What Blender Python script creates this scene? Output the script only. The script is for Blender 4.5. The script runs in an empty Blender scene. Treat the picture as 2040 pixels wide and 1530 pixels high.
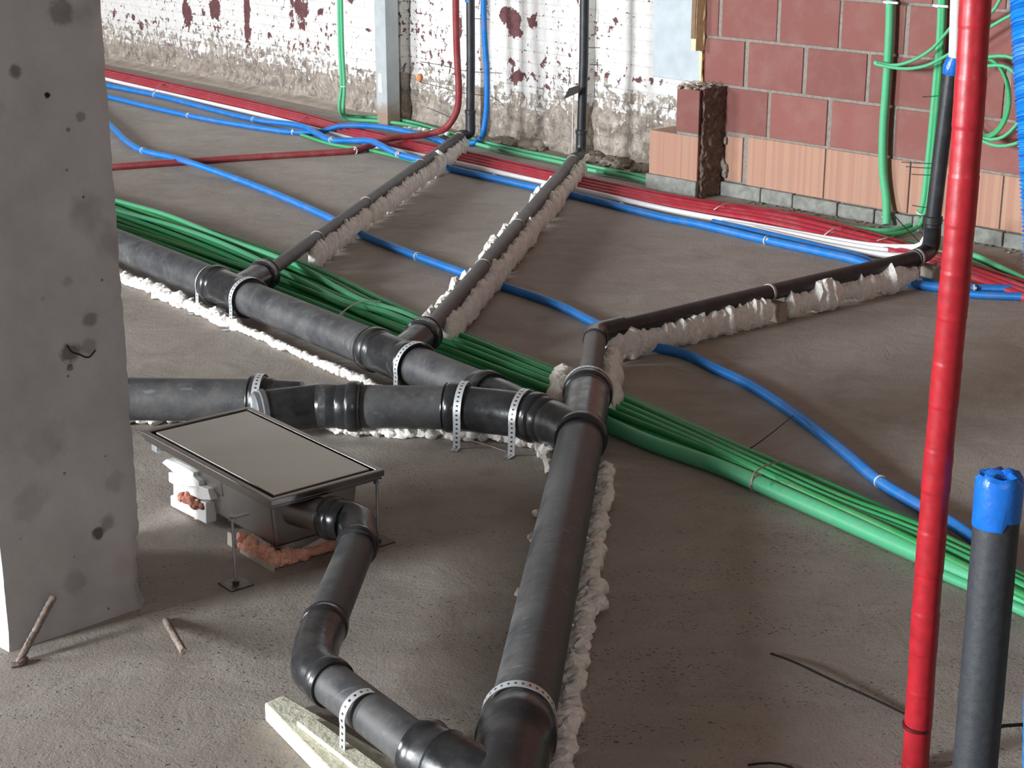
import bpy, bmesh, math, random
from math import *
from mathutils import Vector, noise, Matrix
random.seed(7)
scene = bpy.context.scene
C = scene.collection
V = Vector
# ------------------------------------------------------------------ camera
F = 3330.0; H = 1.4; PT = radians(17.7)
cam_d = bpy.data.cameras.new('camera'); cam = bpy.data.objects.new('camera', cam_d); C.objects.link(cam)
cam.location = (0, 0, H); cam.rotation_euler = (pi/2-PT, 0, 0)
cam_d.sensor_width = 36; cam_d.lens = 36*F/2040; cam_d.clip_start = .05; cam_d.clip_end = 200
scene.camera = cam
# ------------------------------------------------------------------ light
wd = bpy.data.worlds.new('world'); scene.world = wd; wd.use_nodes = True
bg = wd.node_tree.nodes['Background']; bg.inputs[0].default_value = (.96, .80, .69, 1); bg.inputs[1].default_value = .20
def area(name, loc, target, sx, sy, power, col):
    l = bpy.data.lights.new(name, 'AREA'); l.shape = 'RECTANGLE'; l.size = sx; l.size_y = sy; l.energy = power; l.color = col
    o = bpy.data.objects.new(name, l); C.objects.link(o); o.location = loc
    o.rotation_euler = (V(target)-V(loc)).to_track_quat('-Z', 'Y').to_euler()
    return o
area('daylight_opening', (-9.5, -2.2, 2.3), (-.3, 3.6, .2), 1.7, 2.3, 2350, (.91, .96, 1.0))
area('daylight_opening_far', (-10.5, 3.4, 2.6), (0, 7.6, .2), 2.0, 2.4, 830, (.94, .97, 1.0))
area('fill_behind_camera', (1.5, -6.0, 3.2), (0, 4.0, .2), 3.0, 2.0, 75, (.92, .96, 1.0))  # dim fill lamp added behind the camera to lift faces turned towards it
scene.view_settings.view_transform = 'Standard'; scene.view_settings.look = 'None'
scene.view_settings.gamma = 1; scene.view_settings.use_curve_mapping = False
scene.view_settings.exposure = 0.0
# ------------------------------------------------------------------ pixel helpers (2040 x 1530 frame)
def ray(px, py):
    u = (px-1020)/F; v = -(py-765)/F
    return V((u, cos(PT)+v*sin(PT), -sin(PT)+v*cos(PT)))
O = V((0, 0, H))
def P(px, py, z=0.0):
    r = ray(px, py); return O + r*((z-H)/r.z)
def R(px, py, d): return O + ray(px, py)*d
TH = radians(43.5)
D = V((-sin(TH), cos(TH), 0)); N = V((-cos(TH), -sin(TH), 0))
def WP(px, py, c):
    r = ray(px, py); return O + r*(c/(N.x*r.x+N.y*r.y))
def S(px, py, c): return WP(px, py, c).dot(D)
def sn(s, n, z): return D*s + N*n + V((0, 0, z))
# ------------------------------------------------------------------ materials
class NT:
    def __init__(s, name):
        s.m = bpy.data.materials.new(name); s.m.use_nodes = True; s.t = s.m.node_tree; s.b = s.t.nodes['Principled BSDF']
    def n(s, typ, **kw):
        nd = s.t.nodes.new(typ)
        for k, v in kw.items():
            if isinstance(v, dict): pass
            setattr(nd, k, v)
        return nd
    def l(s, a, b): s.t.links.new(a, b)
    def inp(s, nd, **kw):
        for k, v in kw.items():
            k = k.replace('_', ' ')
            if hasattr(v, 'links') or isinstance(v, bpy.types.NodeSocket): s.l(v, nd.inputs[k])
            else: nd.inputs[k].default_value = v
    def coord(s, k='Object'): return s.n('ShaderNodeTexCoord').outputs[k]
    def noise(s, scale, detail=4, rough=.55, vec=None, dist=0, out='Fac'):
        nd = s.n('ShaderNodeTexNoise'); nd.inputs['Scale'].default_value = scale; nd.inputs['Detail'].default_value = detail
        nd.inputs['Roughness'].default_value = rough; nd.inputs['Distortion'].default_value = dist
        s.l(vec if vec is not None else s.coord(), nd.inputs['Vector']); return nd.outputs[out]
    def vor(s, scale, vec=None, out='Distance', feature='F1'):
        nd = s.n('ShaderNodeTexVoronoi', feature=feature); nd.inputs['Scale'].default_value = scale
        s.l(vec if vec is not None else s.coord(), nd.inputs['Vector']); return nd.outputs[out]
    def ramp(s, f, a, b, lo=0., hi=1.):
        nd = s.n('ShaderNodeMapRange'); nd.clamp = True
        s.l(f, nd.inputs[0])
        for i, v in zip((1, 2, 3, 4), (a, b, lo, hi)): nd.inputs[i].default_value = v
        return nd.outputs[0]
    def math(s, op, a, b=0.):
        nd = s.n('ShaderNodeMath', operation=op)
        for i, v in enumerate((a, b)):
            if isinstance(v, (int, float)): nd.inputs[i].default_value = v
            else: s.l(v, nd.inputs[i])
        return nd.outputs[0]
    def mix(s, f, a, b):
        nd = s.n('ShaderNodeMix', data_type='RGBA')
        for i, v in ((0, f), (6, a), (7, b)):
            if isinstance(v, (int, float)): nd.inputs[i].default_value = v
            elif isinstance(v, tuple): nd.inputs[i].default_value = (*v, 1)
            else: s.l(v, nd.inputs[i])
        return nd.outputs[2]
    def scale(s, vec, x, y, z):
        nd = s.n('ShaderNodeMapping'); s.l(vec, nd.inputs[0]); nd.inputs['Scale'].default_value = (x, y, z); return nd.outputs[0]
    def bump(s, h, dist, strength=1., prev=None):
        nd = s.n('ShaderNodeBump'); s.l(h, nd.inputs['Height']); nd.inputs['Distance'].default_value = dist; nd.inputs['Strength'].default_value = strength
        if prev is not None: s.l(prev, nd.inputs['Normal'])
        s.last = nd.outputs[0]; return nd.outputs[0]
    def done(s, col=None, rough=None, normal=None, **kw):
        b = s.b
        if col is not None:
            if isinstance(col, tuple): b.inputs['Base Color'].default_value = (*col, 1)
            else: s.l(col, b.inputs['Base Color'])
        if rough is not None:
            if isinstance(rough, (int, float)): b.inputs['Roughness'].default_value = rough
            else: s.l(rough, b.inputs['Roughness'])
        if normal is not None: s.l(normal, b.inputs['Normal'])
        for k, v in kw.items(): b.inputs[k.replace('_', ' ')].default_value = v
        return s.m
M = {}
def m_conduit(name, col, pitch=.0035, rough=.42, dist=.0006, dirt=.25):
    t = NT(name); uv = t.coord('UV')
    w = t.n('ShaderNodeTexWave', wave_type='BANDS', bands_direction='X', wave_profile='SIN')
    t.l(uv, w.inputs['Vector']); w.inputs['Scale'].default_value = .314/pitch
    no = t.noise(18, 5); c = t.mix(t.ramp(no, .45, .8, 0, dirt), col, (.30, .27, .24))
    c = t.mix(t.ramp(t.noise(60, 3), .35, .75, 0, .18), c, tuple(x*.55 for x in col))
    return t.done(c, rough, t.bump(w.outputs['Fac'], dist))
M['green'] = m_conduit('green_conduit', (.035, .38, .135))
M['green_deep'] = m_conduit('deep_green_conduit', (.02, .27, .07))
M['green_pale'] = m_conduit('pale_green_conduit', (.09, .48, .235))
M['blue'] = m_conduit('blue_conduit', (.004, .175, .56))
M['red'] = m_conduit('red_conduit', (.42, .018, .040))
M['red_dull'] = m_conduit('dull_red_conduit', (.27, .03, .035))
M['white'] = m_conduit('white_conduit', (.86, .86, .88), dirt=.1)
M['beige'] = m_conduit('beige_conduit', (.42, .40, .33))
def m_pipe():
    t = NT('dusty_black_plastic'); a = t.noise(7, 6, .65); b = t.noise(60, 4, .6, t.scale(t.coord(), 1, 1, 1))
    c = t.mix(t.ramp(a, .42, .72, 0, .75), (.034, .036, .040), (.115, .110, .105))
    c = t.mix(t.ramp(b, .55, .8, 0, .3), c, (.20, .19, .18))
    sc = t.noise(26, 2, .5, t.scale(t.coord(), .6, 2.4, 1.0)); c = t.mix(t.ramp(sc, .68, .74, 0, .35), c, (.22, .21, .2))
    return t.done(c, t.ramp(a, .3, .7, .36, .62), t.bump(b, .0006))
M['pipe'] = m_pipe()
def m_fit():
    t = NT('black_plastic_fitting'); a = t.noise(14, 5, .6)
    c = t.mix(t.ramp(a, .45, .8, 0, .5), (.016, .017, .019), (.075, .072, .068))
    return t.done(c, t.ramp(a, .35, .75, .16, .45), t.bump(t.noise(45, 3), .0005))
M['fitting'] = m_fit()
def m_riser():
    t = NT('black_riser_plastic'); a = t.noise(20, 4); c = t.mix(t.ramp(a, .5, .8, 0, .5), (.022, .023, .026), (.07, .07, .072))
    return t.done(c, .4, t.bump(a, .0008))
M['riser'] = m_riser()
def m_branch():
    t = NT('dusty_brown_black_pipe'); a = t.noise(12, 5); c = t.mix(t.ramp(a, .35, .75, 0, .8), (.040, .034, .032), (.105, .092, .085))
    return t.done(c, .5, t.bump(t.noise(60, 3), .0005))
M['branch'] = m_branch()
def m_simple(name, col, rough=.5, nscale=30, bump=.0008, var=.25, **kw):
    t = NT(name); a = t.noise(nscale, 4)
    c = t.mix(t.ramp(a, .3, .7, 0, 1), tuple(x*(1-var) for x in col), tuple(min(1, x*(1+var*.6)) for x in col))
    return t.done(c, rough, t.bump(a, bump), **kw)
def m_foam():
    t = NT('white_expanding_foam'); a = t.noise(55, 5, .6); v = t.vor(90)
    c = t.mix(t.ramp(a, .3, .75), (.70, .66, .60), (.90, .88, .84))
    b = t.bump(a, .006); b = t.bump(v, .002, .6, b)
    return t.done(c, .75, b)
M['foam'] = m_foam()
M['pink_foam'] = m_simple('salmon_foam', (.78, .40, .29), .8, 40, .006, .3)
M['card'] = m_simple('cream_cardboard', (.58, .53, .46), .8, 25, .001, .15)
M['white_tape'] = m_simple('white_packing_board', (.72, .72, .70), .6, 25, .001, .1)
M['slab'] = m_simple('cream_foam_board', (.62, .60, .47), .85, 60, .003, .1)
M['wire'] = m_simple('dark_tie_wire', (.035, .03, .028), .5, 80, .0003, .3, Metallic=.6)
M['rust'] = m_simple('rusty_dusty_rebar', (.22, .17, .14), .8, 90, .002, .4)
M['bluetape'] = m_simple('blue_tape', (.008, .13, .52), .3, 40, .0015, .15)
M['red_tape'] = m_simple('red_taped_conduit', (.36, .012, .020), .38, 60, .0004, .2)
M['dark_red'] = m_simple('dark_red_tape', (.08, .005, .008), .4, 60, .0004, .2)
M['black_sleeve'] = m_simple('black_foam_sleeve', (.026, .030, .036), .6, 80, .0008, .25)
M['tie'] = m_simple('pale_plastic_tie', (.62, .62, .58), .45, 40, .0003, .1)
M['tie_brown'] = m_simple('dusty_plastic_tie', (.33, .29, .25), .5, 40, .0003, .1)
M['cap'] = m_simple('grey_pipe_cap', (.115, .12, .125), .5, 30, .0006, .2)
M['zinc'] = m_simple('zinc_steel', (.55, .58, .60), .38, 60, .0004, .15, Metallic=.9)
M['stick_orange'] = m_simple('orange_plug', (.6, .25, .10), .7, 50, .001, .2)
def m_steel(name, col, rough, sx=1, sy=60):
    t = NT(name); a = t.noise(6, 4, .6, t.scale(t.coord(), sx, sy, 8)); b = t.noise(5, 4)
    c = t.mix(t.ramp(b, .3, .75), tuple(x*.8 for x in col), col)
    r = t.math('ADD', t.ramp(a, .3, .7, -.05, .05), t.ramp(b, .3, .7, rough-.05, rough+.1))
    return t.done(c, r, t.bump(a, .0002), Metallic=1.)
M['steel'] = m_steel('brushed_stainless', (.58, .55, .51), .36)
M['steel_frame'] = m_simple('polished_stainless', (.33, .31, .30), .25, 4, .0, .15, Metallic=1.)
M['steel_body'] = m_steel('stainless_box', (.44, .43, .42), .33)
M['dark_steel'] = m_simple('dirty_dark_steel', (.10, .075, .06), .5, 50, .001, .4, Metallic=.5)
M['slot'] = m_simple('dark_slot', (.012, .008, .007), .5)
def m_strap():
    t = NT('perforated_steel_band'); uv = t.coord('UV'); sp = t.n('ShaderNodeSeparateXYZ'); t.l(uv, sp.inputs[0])
    fx = t.math('SUBTRACT', t.math('FRACT', t.math('MULTIPLY', sp.outputs[0], 1/.0115)), .5)
    fy = t.math('MULTIPLY', t.math('SUBTRACT', sp.outputs[1], .5), 1.15)
    d = t.math('SQRT', t.math('ADD', t.math('MULTIPLY', fx, fx), t.math('MULTIPLY', fy, fy)))
    hole = t.math('LESS_THAN', d, .2)
    c = t.mix(hole, (.60, .62, .64), (.02, .02, .02))
    t.l(t.math('MULTIPLY', t.math('SUBTRACT', 1., hole), .55), t.b.inputs['Metallic'])
    return t.done(c, .38)
M['strap'] = m_strap()
cs, cn0, cn1 = 2.650, -1.243, -1.530
def col_pt(px, py):
    r = ray(px, py); t = (cs-O.dot(D))/r.dot(D); p = O+r*t-sn(cs, cn0, 0); return (p.x, p.y, p.z)
COLSPOTS = [(*col_pt(x, y), r, k, c) for x, y, r, k, c in ((95, 189, .0065, 1, (.01, .01, .01)), (122, 25, .028, .6, (.13, .13, .13)), (30, 142, .014, .75, (.10, .095, .09)), (160, 232, .011, .55, (.12, .12, .12)),
    (140, 705, .022, .75, (.09, .07, .06)), (180, 635, .016, .6, (.12, .12, .125)), (195, 1062, .014, .85, (.05, .045, .04)), (178, 690, .018, .45, (.16, .13, .11)), (215, 1040, .02, .5, (.15, .13, .12)), (136, 258, .005, .7, (.1, .1, .1)),
    (135, 560, .012, .35, (.15, .15, .15)), (60, 1000, .04, .3, (.2, .19, .19)), (150, 1160, .03, .4, (.19, .18, .18)), (90, 880, .05, .25, (.2, .2, .2)), (230, 960, .025, .35, (.19, .18, .18)), (240, 1130, .03, .35, (.42, .32, .29)))]
def m_concrete_col():
    t = NT('column_concrete'); a = t.noise(3.2, 6, .6); b = t.noise(70, 4, .6); s = t.noise(9, 3, .5, t.scale(t.coord(), 1, 1, 1))
    c = t.mix(t.ramp(a, .36, .64), (.40, .395, .41), (.56, .55, .555))
    c = t.mix(t.ramp(s, .62, .76, 0, .45), c, (.2, .195, .2))
    hol = t.ramp(t.vor(5.5), .0, .045, 1, 0); c = t.mix(t.math('MULTIPLY', hol, .85), c, (.03, .028, .028))
    co = t.coord()
    for (x, y, z, r, k, col) in COLSPOTS:
        vm_ = t.n('ShaderNodeVectorMath', operation='DISTANCE'); t.l(co, vm_.inputs[0]); vm_.inputs[1].default_value = (x, y, z)
        d_ = t.math('ADD', t.math('MULTIPLY', vm_.outputs['Value'], 1/r), t.math('MULTIPLY', t.math('SUBTRACT', t.noise(38, 4, .7), .5), 1.5))
        c = t.mix(t.ramp(d_, .55, 1.0, k, 0), c, col)
    pk = t.ramp(t.vor(17), .0, .05, 1, 0); c = t.mix(t.math('MULTIPLY', pk, .5), c, (.1, .095, .09))
    sp = t.n('ShaderNodeSeparateXYZ'); t.l(t.coord(), sp.inputs[0])
    c = t.mix(t.math('MULTIPLY', t.ramp(sp.outputs[2], .0, .35, 1, 0), t.ramp(t.noise(5, 3), .4, .7, 0, .5)), c, (.27, .215, .19))
    n = t.bump(b, .0012); n = t.bump(t.math('ADD', hol, pk), .006, 1, n); t.last.node.invert = True
    return t.done(c, .85, n)
M['column'] = m_concrete_col()
def m_floor():
    t = NT('screed_floor'); co = t.coord()
    a = t.noise(.9, 5, .6); b = t.noise(6, 6, .65, t.scale(co, 1, 1, 1), .6); f = t.noise(160, 4, .7)
    c = t.mix(t.ramp(a, .3, .7), (.245, .208, .178), (.34, .302, .265))
    c = t.mix(t.ramp(b, .4, .75, 0, .55), c, (.42, .385, .345))
    c = t.mix(t.ramp(t.noise(3.1, 6, .7, None, 1.2), .56, .74, 0, .5), c, (.165, .13, .105))
    c = t.mix(t.ramp(f, .5, .75, 0, .35), c, (.17, .145, .13))
    # tooling streaks swept over the screed
    rot = t.n('ShaderNodeMapping'); t.l(co, rot.inputs[0]); rot.inputs['Rotation'].default_value = (0, 0, radians(-28)); rot.inputs['Scale'].default_value = (2.2, 16, 1)
    st = t.noise(1.6, 5, .6, rot.outputs[0]); c = t.mix(t.ramp(st, .5, .72, 0, .22), c, (.38, .35, .325))
    # chips and crumbs, in rows
    rot2 = t.n('ShaderNodeMapping'); t.l(co, rot2.inputs[0]); rot2.inputs['Rotation'].default_value = (0, 0, radians(-32)); rot2.inputs['Scale'].default_value = (1.2, 6, 1)
    mask = t.ramp(t.noise(2.2, 3, .6, rot2.outputs[0]), .47, .60)
    sx = t.n('ShaderNodeSeparateXYZ'); t.l(co, sx.inputs[0])
    near = t.ramp(sx.outputs[1], 2.9, 4.2, 1, .12)
    mask = t.math('MULTIPLY', t.math('ADD', t.math('MULTIPLY', mask, .88), .12), near)
    rot3 = t.n('ShaderNodeMapping'); t.l(co, rot3.inputs[0]); rot3.inputs['Rotation'].default_value = (0, 0, radians(40)); rot3.inputs['Scale'].default_value = (1, 1.5, 1)
    ch = t.noise(95, 3, .5, rot3.outputs[0]); chip = t.math('MULTIPLY', t.ramp(ch, .62, .70), mask)
    c = t.mix(t.math('MULTIPLY', chip, .9), c, (.085, .075, .07))
    crumb = t.math('MULTIPLY', t.ramp(ch, .36, .30), mask); c = t.mix(t.math('MULTIPLY', crumb, .85), c, (.5, .48, .45))
    n = t.bump(f, .0012); n = t.bump(b, .008, .6, n)
    n = t.bump(t.math('SUBTRACT', crumb, chip), .008, .9, n)
    return t.done(c, .82, n)
M['floor'] = m_floor()
def m_whitewall():
    t = NT('peeling_white_brick'); co = t.coord('UV')
    at = t.n('ShaderNodeAttribute', attribute_name='paint'); sp = t.n('ShaderNodeSeparateColor'); t.l(at.outputs['Color'], sp.inputs[0])
    dens, low, mar = sp.outputs[0], sp.outputs[1], sp.outputs[2]
    br = t.n('ShaderNodeTexBrick'); t.l(co, br.inputs['Vector']); br.inputs['Scale'].default_value = 1
    br.inputs['Brick Width'].default_value = .19; br.inputs['Row Height'].default_value = .058; br.inputs['Mortar Size'].default_value = .005; br.inputs['Mortar Smooth'].default_value = 1.
    br.inputs['Color1'].default_value = (.36, .36, .36, 1); br.inputs['Color2'].default_value = (.62, .62, .62, 1)
    fine = t.noise(34, 4, .62, t.scale(co, 1, .75, 1), .6); mid = t.noise(17, 5, .65, co, .8); big = t.noise(4, 4, .6, co)
    # ground under the paint: maroon old coat above, brown-grey render below
    brick = t.mix(t.ramp(mid, .35, .65), (.15, .12, .10), (.40, .35, .30))
    brick = t.mix(t.ramp(fine, .5, .66, 0, .75), brick, (.085, .07, .06))
    brick = t.mix(t.ramp(t.noise(24, 3, .6, co, .3), .62, .66, 0, .75), brick, (.56, .52, .47))
    brick = t.mix(t.ramp(big, .4, .7, 0, .45), brick, (.40, .33, .27))
    maroon = t.mix(t.ramp(fine, .3, .7), (.085, .030, .034), (.15, .058, .06))
    under = t.mix(t.ramp(low, .4, .6), maroon, brick)
    paint = t.mix(t.ramp(fine, .25, .75), (.58, .565, .54), (.73, .72, .70))
    paint = t.mix(t.ramp(big, .5, .75, 0, .35), paint, (.64, .58, .52))
    paint = t.mix(t.math('MULTIPLY', t.ramp(br.outputs['Fac'], .3, 1, 0, .16), t.ramp(big, .4, .65)), paint, (.5, .47, .45))
    k = t.math('ADD', t.math('MULTIPLY', fine, .5), t.math('MULTIPLY', mid, .5))
    k = t.math('ADD', k, t.math('MULTIPLY', br.outputs['Fac'], .035))
    lost = t.math('ADD', k, t.math('SUBTRACT', dens, .5)); lostm = t.ramp(lost, .565, .58)
    c = t.mix(lostm, paint, under)
    sm = t.math('ADD', t.math('ADD', t.math('MULTIPLY', mid, .9), t.math('MULTIPLY', fine, .35)), t.math('SUBTRACT', mar, .62)); marm = t.ramp(sm, .31, .325)
    c = t.mix(marm, c, maroon)
    n = t.bump(br.outputs['Fac'], .004, .55); t.last.node.invert = True
    n = t.bump(t.math('MULTIPLY', lostm, -1.), .003, 1, n); n = t.bump(mid, .012, .7, n); n = t.bump(fine, .004, .7, n)
    return t.done(c, .8, n)
M['whitewall'] = m_whitewall()
def m_block(name, col, var, stripes=False):
    t = NT(name); at = t.n('ShaderNodeAttribute', attribute_name='tone')
    a = t.noise(9, 5, .6); f = t.noise(150, 3, .7)
    lo = tuple(x*(1-var) for x in col); hi = tuple(min(1, x*(1+var)) for x in col)
    c = t.mix(at.outputs['Fac'], lo, hi)
    c = t.mix(t.ramp(a, .45, .8, 0, .3), c, (.30, .20, .175))
    if stripes:
        sp = t.n('ShaderNodeSeparateXYZ'); t.l(t.coord('UV'), sp.inputs[0])
        sv = t.n('ShaderNodeCombineXYZ'); t.l(sp.outputs[0], sv.inputs[0])
        s1 = t.noise(34, 1, .3, sv.outputs[0]); c = t.mix(t.ramp(s1, .47, .53, 0, .55), c, (.35, .17, .125))
        s2 = t.noise(80, 1, .3, sv.outputs[0]); c = t.mix(t.ramp(s2, .6, .62, 0, .3), c, (.25, .125, .095))
    c = t.mix(t.ramp(f, .5, .8, 0, .25), c, tuple(x*.6 for x in col))
    return t.done(c, .8, t.bump(f, .0012))
M['block'] = m_block('red_clay_block', (.215, .074, .062), .14)
M['oblock'] = m_block('orange_clay_block', (.41, .235, .16), .1, True)
M['mortar'] = m_simple('grey_mortar', (.24, .21, .18), .9, 60, .004, .25)
M['cement'] = m_simple('grey_cement_course', (.22, .225, .20), .9, 35, .006, .3)
M['dirt'] = m_simple('dusty_rubble', (.20, .165, .135), .95, 45, .008, .4)
M['straw'] = m_simple('straw_and_dust', (.36, .29, .23), .95, 60, .003, .3)
M['jamb'] = m_simple('pale_blue_render', (.44, .49, .52), .8, 12, .002, .12)
M['ledge'] = m_simple('sandy_fillet', (.33, .28, .23), .9, 14, .005, .22)
M['yfoam'] = m_simple('yellow_foam_seam', (.75, .62, .36), .8, 50, .004, .15)
M['wood'] = m_simple('brown_wood_strip', (.20, .12, .07), .7, 30, .001, .2)
def m_ipost():
    t = NT('grey_painted_steel'); sp = t.n('ShaderNodeSeparateXYZ'); t.l(t.coord(), sp.inputs[0]); a = t.noise(14, 4)
    c = t.mix(t.ramp(a, .3, .7), (.36, .39, .40), (.44, .47, .48))
    r = t.math('ADD', sp.outputs[2], t.math('MULTIPLY', a, .12))
    c = t.mix(t.ramp(r, .11, .19, .85, 0), c, (.27, .17, .11))
    return t.done(c, .5, t.bump(a, .001))
M['post'] = m_ipost()
# ------------------------------------------------------------------ mesh building
def tag(o, label=None, cat=None, group=None, kind=None):
    if label: o['label'] = label
    if cat: o['category'] = cat
    if group: o['group'] = group
    if kind: o['kind'] = kind
    return o
def thing(name, loc, label, cat, group=None):
    o = bpy.data.objects.new(name, None); C.objects.link(o); o.location = loc; o.empty_display_size = .05
    return tag(o, label, cat, group)
class MB:
    def __init__(s): s.v = []; s.f = []; s.uv = {}; s.m = []; s.mi = 0
    def add(s, vs, fs, uvs=None):
        b = len(s.v); s.v += [V(v) for v in vs]
        for i, f in enumerate(fs):
            if uvs: s.uv[len(s.f)] = uvs[i]
            s.f.append(tuple(b+k for k in f)); s.m.append(s.mi)
    def frames(s, pts):
        n = len(pts); T = []
        for i in range(n):
            t = (pts[min(i+1, n-1)]-pts[max(i-1, 0)])
            T.append(t.normalized() if t.length > 1e-9 else V((0, 0, 1)))
        up = V((0, 0, 1)) if abs(T[0].z) < .9 else V((0, 1, 0))
        a = (up-T[0]*up.dot(T[0])).normalized(); A = [a]
        for i in range(1, n):
            a = A[-1]-T[i]*A[-1].dot(T[i])
            a = a.normalized() if a.length > 1e-6 else V((1, 0, 0)); A.append(a)
        return T, A, [T[i].cross(A[i]) for i in range(n)]
    def tube(s, pts, r, seg=12, caps=True, rf=None, jitter=0, squash=1):
        pts = [V(p) for p in pts]; T, A, B = s.frames(pts); L = 0; vs = []; us = []
        for i, p in enumerate(pts):
            if i: L += (p-pts[i-1]).length
            rr = r if rf is None else rf(i, L)
            if isinstance(rr, (list, tuple)): rr = rr[i]
            us.append(L)
            for k in range(seg):
                a = 2*pi*k/seg; q = rr*(1+(noise.noise(p*40+V((k*.7, 0, 0)))*jitter if jitter else 0))
                vs.append(p+A[i]*cos(a)*q*squash+B[i]*sin(a)*q)
        fs = []; uvs = []
        for i in range(len(pts)-1):
            for k in range(seg):
                k2 = (k+1) % seg; fs.append((i*seg+k, i*seg+k2, (i+1)*seg+k2, (i+1)*seg+k))
                v0, v1 = k/seg, (k+1)/seg; uvs.append([(us[i], v0), (us[i], v1), (us[i+1], v1), (us[i+1], v0)])
        if caps:
            fs.append(tuple(range(seg-1, -1, -1))); uvs.append([(0, 0)]*seg)
            b = (len(pts)-1)*seg; fs.append(tuple(b+k for k in range(seg))); uvs.append([(us[-1], 0)]*seg)
        s.add(vs, fs, uvs)
    def lathe(s, p0, p1, prof, seg=36, caps=True):
        """prof: (distance along p0->p1 in metres, radius)"""
        p0, p1 = V(p0), V(p1); t = (p1-p0).normalized(); up = V((0, 0, 1)) if abs(t.z) < .9 else V((0, 1, 0))
        a = (up-t*up.dot(t)).normalized(); b = t.cross(a); vs = []
        for d, r in prof:
            for k in range(seg):
                q = 2*pi*k/seg; vs.append(p0+t*d+(a*cos(q)+b*sin(q))*r)
        fs = [(i*seg+k, i*seg+(k+1) % seg, (i+1)*seg+(k+1) % seg, (i+1)*seg+k) for i in range(len(prof)-1) for k in range(seg)]
        if caps: fs.append(tuple(range(seg-1, -1, -1))); bb = (len(prof)-1)*seg; fs.append(tuple(bb+k for k in range(seg)))
        s.add(vs, fs)
    def box(s, c, ex, ey, ez, hx, hy, hz):
        c = V(c); vs = []
        for i in (-1, 1):
            for j in (-1, 1):
                for k in (-1, 1): vs.append(c+ex*hx*i+ey*hy*j+ez*hz*k)
        s.add(vs, [(0, 1, 3, 2), (4, 6, 7, 5), (0, 4, 5, 1), (2, 3, 7, 6), (0, 2, 6, 4), (1, 5, 7, 3)])
    def blob(s, c, r, sub=2, amp=.3, freq=3., squash=(1, 1, 1), seed=0, zmin=None):
        bm = bmesh.new(); bmesh.ops.create_icosphere(bm, subdivisions=sub, radius=1)
        c = V(c); vs = []
        for v in bm.verts:
            d = v.co.normalized(); k = 1+amp*noise.noise(d*freq*.6+V((seed*7.3, seed*1.7, seed)))+amp*.5*noise.noise(d*freq*1.7+V((seed, seed*3.1, 0)))
            q = c+V((d.x*squash[0], d.y*squash[1], d.z*squash[2]))*r*k
            if zmin is not None and q.z < zmin: q.z = zmin
            vs.append(q)
        s.add(vs, [tuple(v.index for v in f.verts) for f in bm.faces]); bm.free()
    def build(s, name, mat, parent=None, origin=None, smooth=True, bevel=0, rot=None):
        if parent is not None: origin = parent.location
        if origin is None:
            o3 = V((0, 0, 0))
            if s.v:
                xs = [v.x for v in s.v]; ys = [v.y for v in s.v]; zs = [v.z for v in s.v]
                o3 = V(((min(xs)+max(xs))/2, (min(ys)+max(ys))/2, min(zs)))
            origin = o3
        me = bpy.data.meshes.new(name); me.from_pydata([v-V(origin) for v in s.v], [], s.f)
        mats = mat if isinstance(mat, (list, tuple)) else [mat]
        for m in mats: me.materials.append(m)
        if s.uv:
            ul = me.uv_layers.new(name='UVMap')
            for p in me.polygons:
                u = s.uv.get(p.index)
                if u:
                    for li, q in zip(p.loop_indices, u): ul.data[li].uv = q
        for p, mi in zip(me.polygons, s.m): p.material_index = mi; p.use_smooth = smooth
        me.update()
        bm = bmesh.new(); bm.from_mesh(me); bmesh.ops.recalc_face_normals(bm, faces=bm.faces); bm.to_mesh(me); bm.free()
        if smooth:
            try: me.set_sharp_from_angle(angle=radians(40))
            except Exception: pass
        o = bpy.data.objects.new(name, me); C.objects.link(o)
        if parent is not None: o.parent = parent
        else: o.location = origin
        if bevel:
            bv = o.modifiers.new('bevel', 'BEVEL'); bv.width = bevel; bv.segments = 2; bv.limit_method = 'ANGLE'
        return o
def spline(pts, step=.02):
    pts = [V(p) for p in pts]; q = [pts[0]*2-pts[1]]+pts+[pts[-1]*2-pts[-2]]; out = []
    for i in range(1, len(q)-2):
        a, b, c, d = q[i-1:i+3]
        # centripetal Catmull-Rom keeps uneven spacing smooth
        t0 = 0; t1 = t0+max((b-a).length, 1e-4)**.5; t2 = t1+max((c-b).length, 1e-4)**.5; t3 = t2+max((d-c).length, 1e-4)**.5
        n = max(2, int((c-b).length/step))
        for k in range(n):
            t = t1+(t2-t1)*k/n
            A1 = a*((t1-t)/(t1-t0))+b*((t-t0)/(t1-t0)); A2 = b*((t2-t)/(t2-t1))+c*((t-t1)/(t2-t1)); A3 = c*((t3-t)/(t3-t2))+d*((t-t2)/(t3-t2))
            B1 = A1*((t2-t)/(t2-t0))+A2*((t-t0)/(t2-t0)); B2 = A2*((t3-t)/(t3-t1))+A3*((t-t1)/(t3-t1))
            out.append(B1*((t2-t)/(t2-t1))+B2*((t-t1)/(t2-t1)))
    return out+[pts[-1]]
def fillet(pts, r, n=8):
    pts = [V(p) for p in pts]; out = [pts[0]]
    for i in range(1, len(pts)-1):
        a = (pts[i-1]-pts[i]); b = (pts[i+1]-pts[i]); k = min(r, a.length*.45, b.length*.45)
        p0 = pts[i]+a.normalized()*k; p1 = pts[i]+b.normalized()*k
        for j in range(n+1):
            t = j/n; out.append(p0*(1-t)**2+pts[i]*2*t*(1-t)+p1*t*t)
    return out+[pts[-1]]
def col_px(p):
    v = V(p)-O; return v.x/(v.y*cos(PT)-v.z*sin(PT))*F+1020
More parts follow.
